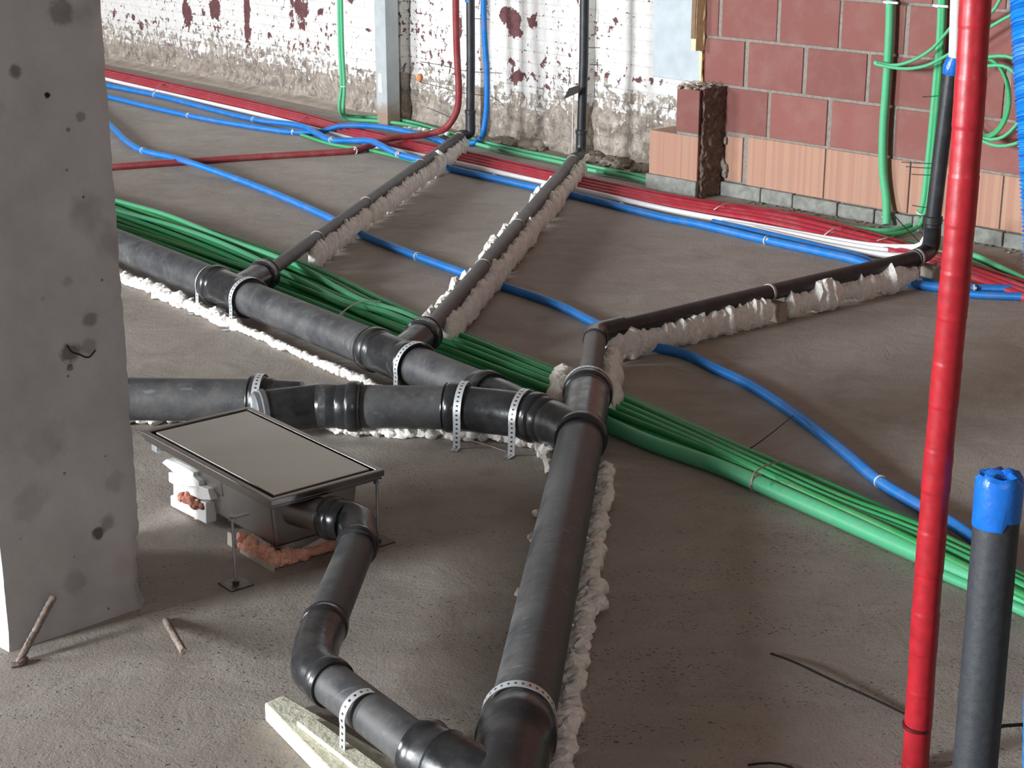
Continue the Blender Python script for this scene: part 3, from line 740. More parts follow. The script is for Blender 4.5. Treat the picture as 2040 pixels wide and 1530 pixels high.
branch('thin black branch pipe whose riser stands alone against the white wall', [BT2-(e2-BT2).normalized()*.05, e2], .0245,
       [e2-(e2-BT2).normalized()*.02, foot2, r2[0]], rise=[r2[0]-Z*.02, r2[1], r2[2]], rr=.0205,
       rings=[(lerpP(BT2, e2, t), e2-BT2) for t in (.28, .50, .97)])
k3 = P(1187, 664, .092); e3 = P(1836, 512, .092)
r3c = (e3.dot(N))-.03
r3 = [WP(1858, 440, r3c), WP(1875, 300, r3c), WP(1897, 130, r3c)]
foot3 = P(1856, 498, .092)
t3 = thing('branch_pipe', V((k3.x, k3.y, 0)), 'black branch pipe bending right to its riser behind the red pole', 'pipe')
b = MB(); seg_pipe(b, b3t-ud*.0, k3, .031, 30); b.build('pipe_section', M['branch'], t3)
b = MB(); seg_pipe(b, k3, e3, .0255, 30); b.build('pipe_section', M['riser'], t3)
b = MB(); b.tube(fillet([lerpP(k3, b3t, .12), k3, lerpP(k3, e3, .07)], .05), .0315, 28)
b.lathe(lerpP(k3, b3t, .13), k3, [(0, .031), (.001, .035), (.012, .035), (.014, .032)], 28); b.build('elbow', M['fitting'], t3)
b = MB(); b.tube(fillet([lerpP(e3, k3, .03), foot3, r3[0]], .07, 12), .030, 28)
b.lathe(r3[0]-Z*.01, r3[0]+Z, [(0, .03), (.003, .033), (.025, .033), (.028, .028)], 28); b.build('elbow', M['riser'], t3)
b = MB(); b.tube([r3[0]-Z*.02]+r3[1:], .0262, 28); b.build('riser', M['riser'], t3)
b = MB(); ring(b, lerpP(k3, e3, .49), e3-k3, .0255, .010, .003); b.build('clip_ring', M['tie_brown'], t3); b = MB(); ring(b, lerpP(k3, e3, .985), e3-k3, .0275, .010, .004); b.build('clip_ring', M['tie_brown'], t3)
# perforated upright rod with plate at second riser
one_tube('bracket_rod', [WP(1140, 305, -5.36), WP(1141, 230, -5.36), WP(1143, 148, -5.36)], .0022, M['zinc'], 'thin steel rod standing just left of the middle riser', 'metal rod', seg=8)
b = MB(); q = [WP(x, y, -5.35) for x, y in ((1124, 197), (1134, 176), (1152, 170), (1154, 184))]; q2 = [p+N*.003 for p in q]
b.add(q+q2, [(0, 1, 2, 3), (4, 7, 6, 5), (0, 4, 5, 1), (1, 5, 6, 2), (2, 6, 7, 3), (3, 7, 4, 0)]); tag(b.build('bracket_plate', M['wire'], smooth=False), 'small dark bent metal plate on the left of the middle riser', 'bracket')
# ------------------------------------------------------------------ expanding foam
def foam(pts, side_off, r, label, seed, zc=None, step=.012, amp=.38, spread=.5, flat=1., name='foam_bead', gaps=(), mat='foam', zmin=.0005):
    rnd = random.Random(seed); sp = spline(pts, step); b = MB(); n = len(sp)
    for i, p in enumerate(sp):
        f = i/max(1, n-1)
        if any(g0 < f < g1 for g0, g1 in gaps): continue
        d = (sp[min(i+1, n-1)]-sp[max(0, i-1)]); d.z = 0; d = d.normalized() if d.length else X; side = V((d.y, -d.x, 0))
        rr = r*(1+.35*noise.noise(p*14+V((seed, 0, 0))))*rnd.uniform(.8, 1.15)
        o = side_off+rnd.uniform(-spread, spread)*r
        z = (zc if zc is not None else p.z)+rnd.uniform(-.3, .3)*r*flat
        b.blob((p.x+side.x*o, p.y+side.y*o, max(z, rr*.5)), rr, 2, amp, 3.4, (1, 1, .85), seed=rnd.random()*90, zmin=zmin)
    return tag(b.build(name, M[mat]), label, 'foam')
def ridged(p0, p1, off, r, label, seed, n_per_m=44, z=.045, zr=.045, gaps=()):
    """foam squeezed under a pipe: overlapping upright lobes"""
    rnd = random.Random(seed); p0, p1 = V(p0), V(p1); L = (p1-p0).length; n = int(L*n_per_m); b = MB(); d = (p1-p0).normalized(); side = V((d.y, -d.x, 0))
    for i in range(n):
        f = (i+rnd.random()*.5)/n
        if any(g0 < f < g1 for g0, g1 in gaps): continue
        p = p0.lerp(p1, f); w = noise.noise(V((f*L*9, seed, 0)))
        rr = r*(1+.6*w)*rnd.uniform(.8, 1.15); o = off*(1+.25*w)+rnd.uniform(-.2, .2)*r
        c = V((p.x, p.y, 0))+side*o; c.z = z*(1+.1*w)
        b.blob(c, rr, 2, .27, 3.6, (1, 1, zr/r*.95), seed=rnd.random()*90, zmin=.0005)
    return tag(b.build('foam_bead', M['foam']), label, 'foam')
foam([V((*onA(x).xy, .02)) for x in (120, 240, 330, 420, 500)], .060, .021, 'lumpy white foam along the near side of the long sloping pipe, beside the column', 1, zc=.018)
foam([V((*onA(x).xy, .02)) for x in (500, 600, 700, 815)], .054, .014, 'smoother white foam line beside the long sloping pipe, downhill of its first branch', 2, zc=.012, amp=.25, spread=.35, step=.009)
foam(PX((120, 846, .0), (262, 843, .0), (330, 842, .0), (385, 838, 0)), .0, .022, 'white foam under the horizontal pipe between column and floor box', 3, zc=.018)
foam(PX((640, 858, 0), (700, 868, 0), (760, 870, 0), (850, 872, 0), (920, 877, 0), (990, 877, 0), (1050, 890, 0), (1095, 912, 0)), .0, .019, 'lumpy white foam along the near side of the pipe right of the floor box', 4, zc=.017)
foam(PX((1086, 900, 0), (1092, 920, 0), (1090, 945, 0)), .0, .016, 'three small foam blobs against the left side of the foreground pipe', 5, zc=.012, step=.03)
cc = [C1+Cd*t for t in (.02, .3, .6, .9, 1.15, 1.4)]
foam([V((p.x, p.y, 0)) for p in cc], -.064, .018, 'pinkish white foam ragged along the shaded right side of the foreground pipe', 6, zc=.02, step=.011, gaps=())
foam([V((*(C1+Cd*t).xy, 0)) for t in (.70, .74, .79)], -.082, .022, 'larger foam lump bulging out on the right of the foreground pipe halfway down', 61, zc=.022, step=.014)
for k, (x, y) in enumerate(((1068, 1022), (1058, 1070), (1035, 1180))):
    b = MB(); b.blob(P(x, y, .012), .009, 2, .5, 4, seed=k+3, zmin=.0005); tag(b.build('foam_crumb', M['foam']), ('small white foam crumb left of the foreground pipe, highest of the three', 'small white foam crumb left of the foreground pipe, middle of the three', 'small white foam crumb left of the foreground pipe, lowest of the three')[k], 'foam', 'foam crumbs beside the foreground pipe')
ridged(lerpP(BT1, e1, .14), lerpP(BT1, e1, .98), .026, .020, 'cream foam packed under the leftmost thin branch pipe on its right side', 11)
ridged(lerpP(BT2, e2, .05), lerpP(BT2, e2, 1.0), .032, .024, 'cream foam packed under the middle branch pipe on its shaded right side', 12)
ridged(lerpP(BT2, e2, .07), lerpP(BT2, e2, .30), -.046, .022, 'bright white foam on the lit left side of the middle branch pipe near its socket', 13)
ridged(lerpP(BT2, e2, .36), lerpP(BT2, e2, .60), -.042, .021, 'bright white foam on the lit left side of the middle branch pipe, halfway up', 14)
ridged(lerpP(BT2, e2, .68), lerpP(BT2, e2, .86), -.036, .017, 'bright white foam on the lit left side of the middle branch pipe near the wall', 15)
ridged(lerpP(k3, e3, .03), lerpP(k3, e3, .47), .022, .024, 'white foam under the right branch pipe between its bend and the middle clip', 16, 60, .042, .046)
ridged(lerpP(k3, e3, .535), lerpP(k3, e3, .97), .022, .022, 'dull white foam under the right branch pipe between middle clip and red pole', 17, 60, .042, .043)
ridged(lerpP(b3t, k3, .05), lerpP(b3t, k3, .95), .045, .026, 'shaded foam to the right of the short pipe above the three-way junction', 18, 60, .035, .04)
ridged(lerpP(b3t, k3, .2), lerpP(b3t, k3, .66), -.078, .030, 'bright white foam left of the short pipe above the three-way junction', 19, 60, .03, .034)
foam(PX((1790, 560, 0), (1815, 548, 0), (1835, 540, 0)), 0, .018, 'small foam lump where the right branch pipe reaches the red pole', 20, zc=.03)
foam(PX((808, 268, 0), (835, 272, 0), (860, 276, 0), (888, 280, 0)), 0, .017, 'white foam lumps on the floor where the red conduit turns up the wall', 21, zc=.03, step=.03)
b = MB(); q = P(1275, 560)
for k, (x, y, r) in enumerate(((1510, 615, .03), (1850, 540, .03))):
    b = MB(); p = lerpP(k3, e3, .505) if k == 0 else lerpP(k3, e3, 1.0)+V((.03, .02, 0)); dd = (e3-k3).normalized(); sd = V((dd.y, -dd.x, 0))
    b.box(V((p.x, p.y, .031))+sd*.012, dd, sd, Z, .018, .03, .031)
    tag(b.build('support_block', M['ledge'], smooth=False, bevel=.003), ('small grey support block under the middle clip of the right branch pipe', 'small sandy support block under the right branch pipe beside the red pole')[k], 'block')
# ------------------------------------------------------------------ conduits on the floor
rnd = random.Random(4)
UP = [(200, 386), (400, 450), (600, 521), (800, 612), (906, 655), (1141, 746), (1215, 774), (1482, 892), (1700, 985), (1830, 1043), (2070, 1160)]
LO = [(200, 470), (400, 545), (600, 625), (800, 705), (935, 752), (1123, 815), (1224, 858), (1432, 938), (1600, 1012), (1819, 1110), (2070, 1228)]
def bundle_path(t, z, ph, amp):
    pts = []
    for i, (u, l) in enumerate(zip(UP, LO)):
        tt = t+amp*sin(ph+i*1.3)+amp*.5*sin(ph*2+i*2.1); tt = max(0, min(1, tt))
        a, c = P(*u, z), P(*l, z); pts.append(a.lerp(c, tt)+Z*(.003*sin(ph*3+i*1.9)))
    return pts
ORD = ['farthest from the camera', 'second from the far side', 'third from the far side', 'fourth from the far side', 'fifth from the far side', 'sixth from the far side', 'seventh from the far side', 'eighth from the far side', 'nearest the camera']
LAY = ['bottom', 'middle', 'top']
i = 0
for layer, ts, z in ((0, [.05, .16, .27, .38, .49, .60, .71, .82, .92], .0095), (1, [.10, .22, .33, .45, .56, .68, .80], .0245), (2, [.18, .36, .52, .66], .038)):
    for kk, t in enumerate(ts):
        BL = 'thin green conduit in the %s layer of the long bundle, %s' % (LAY[layer], ORD[kk] if kk < len(ts)-1 else ORD[-1])
        m = ('green', 'green_deep', 'green')[i % 3]; i += 1
        one_tube('green_conduit', bundle_path(t*.86, z, rnd.uniform(0, 6), .03+.012*layer), .0092, M[m], BL, 'conduit', 'thin green conduits of the long bundle', seg=10, step=.05)
one_tube('green_conduit', PX((1195, 838, .02), (1300, 884, .02), (1432, 930, .02), (1600, 1002, .021), (1750, 1068, .022), (1850, 1112, .022), (2070, 1206, .022)), .0195, M['green_pale'], 'thickest mint green conduit on the near edge of the long green bundle', 'conduit', seg=20)
one_tube('green_conduit', PX((1840, 1128, .012), (1960, 1180, .012), (2070, 1232, .012)), .011, M['green_pale'], 'mint green conduit on the floor below the thick one, right of the red pole', 'conduit', seg=14)
one_tube('beige_conduit', PX((1380, 905, .008), (1480, 948, .008), (1600, 1008, .008), (1700, 1054, .008), (1822, 1110, .008), (1860, 1124, .008)), .0095, M['beige'], 'pale beige conduit on the floor in front of the thick mint green one', 'conduit', seg=12)
# upper light strands near the column
one_tube('green_conduit', PX((225, 398, .05), (330, 428, .052), (450, 476, .05), (540, 508, .055), (600, 533, .05), (720, 598, .05), (800, 622, .052), (850, 645, .04)), .0095, M['green_pale'], 'bright green conduit atop the far edge of the long bundle, beside the column', 'conduit', seg=12)
one_tube('green_conduit', PX((225, 418, .05), (330, 446, .05), (430, 480, .058), (520, 520, .05), (600, 560, .045), (700, 606, .05), (760, 620, .055), (850, 655, .04)), .0095, M['green_pale'], 'second bright green conduit on top of the long bundle, weaving just below the far one', 'conduit', seg=12)
one_tube('blue_conduit', PX((205, 235, .014), (231, 260, .016), (255, 283, .015), (285, 300, .014), (341, 313, .022), (388, 327, .040), (440, 345, .022), (538, 382, .014), (665, 438, .014), (718, 466, .014), (832, 511, .014), (929, 546, .014), (988, 566, .014), (1112, 608, .014), (1194, 648, .014), (1289, 688, .014), (1360, 704, .014), (1423, 733, .014), (1500, 770, .014), (1584, 825, .014), (1680, 898, .014), (1754, 960, .014), (1823, 1002, .016), (1911, 1052, .025), (2027, 1148, .03), (2070, 1190, .03)), .0145, M['blue'], 'long single blue conduit snaking across the open floor under the three branch pipes', 'conduit', seg=16)
RS = .0145
one_tube('red_conduit', PX((180, 336, RS), (237, 332, RS), (376, 322, RS), (523, 312, RS), (640, 305, RS), (706, 300, .016), (741, 289, .028), (765, 279, .05), (794, 273, .055), (836, 270, .055), (866, 264, .065))+[WP(893, 250, -5.36), WP(910, 222, -5.40), WP(914, 182, -5.42), WP(911, 120, -5.42), WP(909, 60, -5.42), WP(905, -230, -5.42)], .0165, M['red_dull'], 'single dull red conduit crossing the floor then climbing the white wall', 'conduit', seg=16)
# back bundle
redu = [(180, 132), (223, 142), (418, 185), (609, 230), (682, 250), (790, 276), (918, 304), (1098, 344), (1150, 355), (1380, 400), (1594, 432), (1690, 456), (1786, 483), (1900, 520), (2060, 572)]
redl = [(180, 146), (223, 157), (418, 199), (609, 244), (690, 268), (790, 292), (918, 322), (1086, 360), (1150, 374), (1380, 419), (1511, 440), (1683, 480), (1786, 504), (1900, 540), (2060, 600)]
labs = ['red conduit on the wall side of the red bundle along the back', 'upper one of the two middle red conduits in the bundle along the back', 'lower one of the two middle red conduits in the bundle along the back', 'red conduit on the near side of the red bundle, next to the white ones']
for k, (t, z, lb) in enumerate(((.02, .013, 0), (.34, .022, 1), (.66, .018, 2), (.98, .013, 3))):
    pts = [P(a[0]*(1-t)+c[0]*t, a[1]*(1-t)+c[1]*t, z) for a, c in zip(redu, redl)]
    one_tube('red_conduit', pts, .0145, M['red'], labs[k], 'conduit', 'red conduits along the back', seg=14)
one_tube('white_conduit', PX((180, 150, .012), (223, 161, .012), (365, 194, .012), (547, 236, .012), (680, 272, .01), (790, 300, .01), (918, 327, .012), (1086, 365, .012), (1145, 377, .012), (1340, 420, .012), (1511, 451, .012), (1649, 476, .014), (1740, 490, .02), (1800, 493, .03), (1832, 490, .05), (1846, 472, .09), (1856, 448, .15)), .0125, M['white'], 'white conduit beside the red bundle, curving up behind the elbow of the right riser', 'conduit', seg=14)
one_tube('white_conduit', PX((1500, 456, .012), (1600, 480, .012), (1690, 498, .012), (1769, 509, .012), (1830, 512, .012), (1900, 515, .012)), .0125, M['white'], 'lower white conduit, nearest the blue ones, passing under the right branch pipe', 'conduit', seg=14)
one_tube('white_conduit', PX((1440, 444, .012), (1560, 464, .012), (1690, 489, .012), (1769, 500, .013), (1840, 503, .012), (1900, 508, .012)), .0125, M['white'], 'middle white conduit between the two others left of the right riser elbow', 'conduit', seg=14)
one_tube('blue_conduit', PX((180, 162, .014), (223, 172, .014), (309, 189, .014), (506, 238, .014), (600, 251, .03), (632, 266, .032), (662, 279, .028), (700, 280, .03), (738, 281, .048), (765, 293, .048), (794, 307, .03), (847, 321, .018), (893, 335, .015), (1010, 361, .015), (1068, 374, .015), (1133, 387, .015), (1340, 437, .015), (1380, 444, .015), (1525, 478, .015), (1640, 503, .015), (1711, 520, .015), (1790, 556, .015), (1850, 570, .016), (2060, 578, .016)), .0155, M['blue'], 'blue conduit on the near side of the white one, running the whole back bundle', 'conduit', seg=16)
one_tube('blue_conduit', PX((1420, 442, .014), (1525, 466, .014), (1640, 493, .014), (1712, 512, .014), (1790, 548, .014), (1850, 562, .014), (1920, 584, .014), (2060, 592, .014)), .0125, M['blue'], 'second blue conduit emerging beside the first one left of the right branch pipe', 'conduit', seg=14)
one_tube('blue_conduit', PX((180, 184, .014), (226, 195, .014), (376, 230, .014), (500, 252, .014), (582, 263, .014), (641, 262, .02), (672, 252, .045), (700, 250, .05), (750, 252, .05), (800, 260, .045), (850, 272, .03), (900, 290, .015)), .0145, M['blue'], 'blue conduit nearest the room at the left, crossing over the red bundle towards the wall', 'conduit', seg=16)
one_tube('teal_conduit', PX((600, 268, .008), (660, 287, .008), (740, 300, .008), (790, 312, .008), (850, 328, .008)), .008, M['green'], 'thin green conduit peeping out beneath the blue conduit left of the first branch pipe', 'conduit', seg=10)
# greens along the back wall
for k, (dy, lb) in enumerate(((0, 'thin green conduit along the wall foot, the farther of the pair'), (7, 'thin green conduit along the wall foot, the nearer of the pair'))):
    zc = .014
    top = [WP(676-k*5, -230, -5.52), WP(682-k*5, 88, -5.52), WP(686-k*6, 176, -5.50), WP(684-k*8, 214, -5.48)]
    one_tube('green_conduit', top+PX((694-k*6, 230+dy*.7, .03), (750, 234+dy, .014), (803, 240+dy, zc), (891, 264+dy, zc), (1000, 292+dy, zc), (1118, 317+dy, zc), (1168, 330+dy, zc), (1280, 352+dy, zc), (1330, 366+dy*1.2, zc), (1372, 379+dy*.6, zc)), .0095, M['green_pale'], lb, 'conduit', 'green conduits along the wall foot', seg=12)
one_tube('green_conduit', PX((1880, 500, .012), (1935, 508, .014), (1985, 530, .014), (2060, 566, .014)), .0115, M['green_pale'], 'green conduit at the far right between red pole and the wall foot', 'conduit', seg=12)
one_tube('green_conduit', PX((1880, 508, .012), (1935, 522, .014), (1985, 545, .014), (2060, 585, .014)), .009, M['green'], 'darker thin green conduit at the far right just in front of its lighter neighbour', 'conduit', seg=12)
one_tube('blue_conduit', [WP(962, -230, -5.42), WP(965, 60, -5.42), WP(970, 150, -5.42), WP(969, 220, -5.40), WP(964, 258, -5.38)]+PX((955, 278, .03), (945, 284, .02), (925, 285, .015), (890, 281, .014)), .0140, M['blue'], 'blue conduit climbing the white wall just right of the left black riser', 'conduit', seg=14)
# right wall greens
c = RC+.035
gl = one_tube('green_conduit', [WP(1776, -230, c), WP(1772, 60, c), WP(1765, 180, c), WP(1760, 250, c), WP(1759, 340, c), WP(1766, 400, c), WP(1766, 448, c+.03)], .0165, M['green_pale'], 'thick green conduit dropping straight down the red block wall, left of the other', 'conduit', seg=16)
one_tube('green_conduit', [WP(1878, -230, c), WP(1872, 60, c), WP(1864, 160, c), WP(1857, 240, c), WP(1848, 330, c), WP(1838, 410, c+.02)]+PX((1822, 442, .03), (1795, 455, .015), (1760, 461, .012), (1700, 455, .012), (1640, 440, .01)), .0115, M['green_pale'], 'green conduit down the red wall beside the right riser, curving left along the floor', 'conduit', seg=14)
one_tube('green_conduit', [WP(1884, -230, c), WP(1878, 60, c), WP(1871, 160, c), WP(1864, 240, c), WP(1856, 330, c), WP(1846, 415, c+.02)]+PX((1830, 450, .03), (1800, 463, .015), (1760, 468, .012), (1700, 462, .012)), .0095, M['green'], 'darker green conduit tucked behind the one that curves left beside the right riser', 'conduit', seg=14)
one_tube('green_conduit', PX((1735, 478, .012), (1800, 482, .013), (1850, 492, .013), (1900, 505, .012)), .009, M['green'], 'short stretch of green conduit on the floor just behind the right riser elbow', 'conduit', seg=10)
# coil on the right wall
c = RC+.09
one_tube('green_cable', [WP(*q, c) for q in ((1746, 125), (1775, 130), (1800, 127), (1830, 115), (1858, 96), (1885, 66), (1910, 40), (1950, 40), (1975, 25), (1992, 0), (2005, -50))], .0065, M['green_pale'], 'thin green cable rising from the taped tip across the red wall, upper of two strands', 'cable', seg=10)
one_tube('green_cable', [WP(*q, c+.01) for q in ((1746, 128), (1775, 134), (1805, 137), (1845, 131), (1880, 114), (1915, 92), (1972, 54), (2015, 30), (2060, 12))], .0065, M['green_pale'], 'thin green cable rising from the taped tip across the red wall, lower of two strands', 'cable', seg=10)
b = MB(); b.lathe(WP(1743, 125, c), WP(1756, 128, c), [(0, .009), (.012, .010), (.014, .008), (.03, .008)], 12); tag(b.build('cable_tip', M['green_pale']), 'frayed pale green tip tying two green strands together on the red wall', 'cable end')
pts = []
for k in range(0, 64):
    a = radians(100-k*14.5); px = 1958+50*cos(a)+.06*k; py = 193-78*sin(a)+(k//25)*1.5; pts.append(WP(px, py, c+.0+.012*sin(k*.24)))
one_tube('green_cable_coil', pts, .0065, M['green'], 'coiled green cable hanging on the red wall between red pole and blue corrugated hose', 'cable coil', seg=10)
one_tube('green_cable', [WP(*q, c+.02) for q in ((1940, 118), (1972, 113), (2005, 112), (2030, 122), (2060, 150))], .0065, M['green_pale'], 'thin green cable arching right above the coil, highest of the loose ends', 'cable', seg=10)
one_tube('green_cable', [WP(*q, c+.03) for q in ((1940, 134), (1972, 131), (1998, 131), (2022, 145), (2045, 175))], .0065, M['green_pale'], 'thin green cable arching right just under the highest loose end', 'cable', seg=10)
one_tube('green_cable', [WP(*q, c+.02) for q in ((1940, 270), (1975, 278), (2000, 272), (2022, 252), (2050, 215))], .0065, M['green_pale'], 'thin green cable sweeping up to the right from the bottom of the coil', 'cable', seg=10)
one_tube('green_cable', [WP(*q, c+.03) for q in ((1935, 262), (1960, 282), (1990, 291), (2020, 287), (2060, 270))], .0065, M['green_pale'], 'lowest green cable loop below the coil beside the red pole', 'cable', seg=10)
for k, (x, y) in enumerate(((1775, 5), (1874, 12))):
    b = MB(); q = WP(x, y, RC+.055); b.box(q, D, N, Z, .032, .004, .0045)
    b.box(WP(x, y, RC+.03), D, N, Z, .006, .028, .004)
    tag(b.build('pipe_clip', M['tie'], smooth=False, bevel=.001), ('white wall clip across the left thick green conduit at the top of the picture', 'white wall clip across the right green conduit at the top of the picture')[k], 'clip', 'white wall clips')
# white pipe with blue tape above the right riser
q1 = WP(1901, 118, r3c); q0 = WP(1912, -230, r3c)
one_tube('white_conduit', [q1, q0], .0185, M['white'], 'smooth white pipe standing on the blue tape above the right riser', 'pipe', raw=True, seg=20)
b = MB(); b.tube([WP(1895, 148, r3c), WP(1898, 132, r3c), WP(1902, 114, r3c)], .030, 24, rf=lambda i, L: (.029, .031, .0235)[i], jitter=.12)
tag(b.build('blue_tape_wrap', M['bluetape']), 'blue tape wrapped over the top of the right riser under the white pipe', 'tape')
b = MB(); b.tube([WP(936, 4, -5.42), WP(936, -30, -5.42)], .0225, 20, jitter=.05); tag(b.build('blue_tape_wrap', M['bluetape']), 'blue tape around the left riser at the top edge', 'tape')
# ------------------------------------------------------------------ foreground poles
b = MB(); pts = spline([R(1962, -260, 2.2), R(1947, -60, 2.26), R(1930, 220, 2.31), R(1906, 520, 2.37), R(1884, 760, 2.44), R(1868, 930, 2.49), R(1846, 1200, 2.57), R(1829, 1445, 2.65), R(1820, 1560, 2.69)], .0025)
steps = [(.26, .0006), (.47, -.0006), (.60, .0004), (.9, -.0004)]
def rpole(i, L):
    return .0210+(.0007 if (L % .137) < .07 else 0)+.0004*noise.noise(V((L*60, 0, 0)))
b.tube(pts, .021, 28, True, rpole)
tP = thing('red_pole', V((pts[-1].x, pts[-1].y, max(0, pts[-1].z))), 'tall bright red taped pole standing in the right foreground', 'conduit')
b.build('conduit', M['red_tape'], tP)
b = MB(); q = R(1826, 1446, 2.65); qd = (R(1829, 1430, 2.645)-q).normalized(); b.lathe(q-qd*.003, q+qd, [(0, .0215), (.0005, .0228), (.006, .0228), (.0065, .0215)], 28); b.build('tie_band', M['dark_red'], tP)
tT = None
p0 = R(1936, 1600, 2.58); p1 = R(1991, 968, 2.46)
tT = thing('capped_pipe', V((p0.x, p0.y, 0)), 'upright black pipe stub closed with crumpled blue tape at the bottom right', 'pipe')
b = MB(); pl = [p0.lerp(p1, i/20) for i in range(21)]; pl = [V((pl[0].x, pl[0].y, 0))]+pl if pl[0].z > .0 else pl
b.tube(pl, .0335, 36, True, lambda i, L: .0335+(.0004 if i % 7 == 0 else 0)); b.build('pipe_body', M['black_sleeve'], tT)
ax = (p1-p0).normalized(); b = MB(); n = 40; vs = []; fs = []
prof = [(-.050, .0345), (-.048, .0352), (-.02, .0353), (0, .0354), (.010, .0350), (.018, .030), (.020, .018), (.012, .006)]
sx = (X-ax*X.dot(ax)).normalized(); sy = ax.cross(sx)
for j, (d, r) in enumerate(prof):
    for k in range(n):
        a = 2*pi*k/n; w = noise.noise(V((cos(a)*2.2, sin(a)*2.2, j*.6))); f = j/(len(prof)-1)
        dd = d+(w*.018*max(0, f-.45)*2)+(-.012 if (j < 2 and cos(a-3.6) > .3) else 0); rr = r*(1+.22*w*max(0, f-.4))
        vs.append(p1+ax*dd+(sx*cos(a)+sy*sin(a))*rr)
fs = [(j*n+k, j*n+(k+1) % n, (j+1)*n+(k+1) % n, (j+1)*n+k) for j in range(len(prof)-1) for k in range(n)]; fs.append(tuple((len(prof)-1)*n+k for k in range(n)))
b.add(vs, fs)
for k in range(4):      # folded flaps of tape on top
    a = k*1.7+.4; c0 = p1+ax*.012+(sx*cos(a)+sy*sin(a))*.012
    b.blob(c0, .017, 2, .5, 5, (1, .45, .75), seed=k+2)
b.build('tape_cap', M['bluetape'], tT)
b = MB(); pts = spline([R(2060, -220, 1.70), R(2066, -40, 1.70), R(2072, 90, 1.70), R(2081, 250, 1.70), R(2090, 420, 1.71), R(2099, 600, 1.72), R(2106, 900, 1.76), R(2100, 1200, 1.8), R(2092, 1400, 1.84), R(2088, 1560, 1.88)], .00115)
b.tube(pts, .027, 20, True, lambda i, L: .0268+.0016*sin(2*pi*L/.0043))
tag(b.build('corrugated_hose', M['blue']), 'big blue corrugated hose running down the right edge of the picture', 'hose')
# ------------------------------------------------------------------ wires and rods
def wire(pts, r, label, cat='wire', name='tie_wire', mat='wire', group=None):
    return one_tube(name, pts, r, M[mat], label, cat, group, seg=6, step=.02)
wire([P(1536, 1302, .006), P(1580, 1318, .012), P(1660, 1356, .012), P(1740, 1392, .008), P(1806, 1424, .006)], .0026, 'thin dark steel rod lying on the floor left of the red pole base', 'metal rod', 'steel_rod')
wire([P(1965, 1462, .12), P(1978, 1452, .12), P(2000, 1446, .12), P(2060, 1443, .12)], .0032, 'thin dark rod poking out to the right of the capped pipe', 'metal rod', 'steel_rod')
wire([P(1490, 1524, .004), P(1535, 1520, .008), P(1575, 1528, .005), P(1600, 1545, .004)], .0022, 'piece of dark wire on the floor at the very bottom edge', 'wire')
wire([P(1483, 898, .01), P(1500, 890, .03), P(1530, 868, .045), P(1580, 828, .035)], .0015, 'fine dark wire stretched from the green bundle to the long blue conduit')
wire([P(880, 872, .004), P(930, 876, .006), P(975, 888, .006), P(1010, 900, .004)], .0013, 'fine pale wire curling on the floor right of the floor box', mat='tie_brown')
WL = 'short dark tie wire sticking out left of the right riser, '
for k, (q, w) in enumerate((([(1796, 323), (1858, 326)], 'highest of five'), ([(1805, 332), (1858, 335)], 'second from the top'), ([(1816, 347), (1858, 349)], 'third from the top'), ([(1817, 409), (1858, 415)], 'second from the bottom'), ([(1803, 428), (1856, 430)], 'lowest of five'), ([(1838, 193), (1868, 191)], None))):
    wire([WP(*q[0], r3c+.01), WP((q[0][0]+q[1][0])/2, (q[0][1]+q[1][1])/2+.5, r3c), WP(*q[1], r3c)], .0016, (WL+w) if w else 'short dark tie wire on the red wall beside the upper part of the right riser', group='tie wires of the right riser')
wire([WP(1783, 431, r3c-.2), WP(1805, 455, r3c-.15), WP(1832, 482, r3c-.1)], .002, 'slanting dark wire leaning down to the right riser elbow')
for k, q in enumerate(([(838, 123), (880, 130), (925, 141), (1000, 146)], [(835, 163), (880, 174), (925, 186), (985, 195), (1005, 212)], [(850, 214), (880, 226), (905, 238)], [(945, 37), (975, 39)], [(1172, 95), (1195, 95)], [(1175, 128), (1198, 130)])):
    labs2 = ['long dark wire across the left riser at the level of the orange spot, upper one', 'long dark wire running from the orange spot behind the left riser', 'short dark wire low on the wall left of the red riser conduit', 'short dark wire between left riser and blue conduit near the top', 'short dark wire right of the middle riser, upper of two', 'short dark wire right of the middle riser, lower of two']
    wire([WP(x, y, -5.47) for x, y in q], .0016, labs2[k])
b = MB(); q = WP(836, 155, -5.60); b.blob(q, .024, 2, .25, 3, (.8, .8, .9), seed=3); tag(b.build('orange_plug', M['stick_orange']), 'round orange spot of filler on the white wall left of the red riser', 'filler')
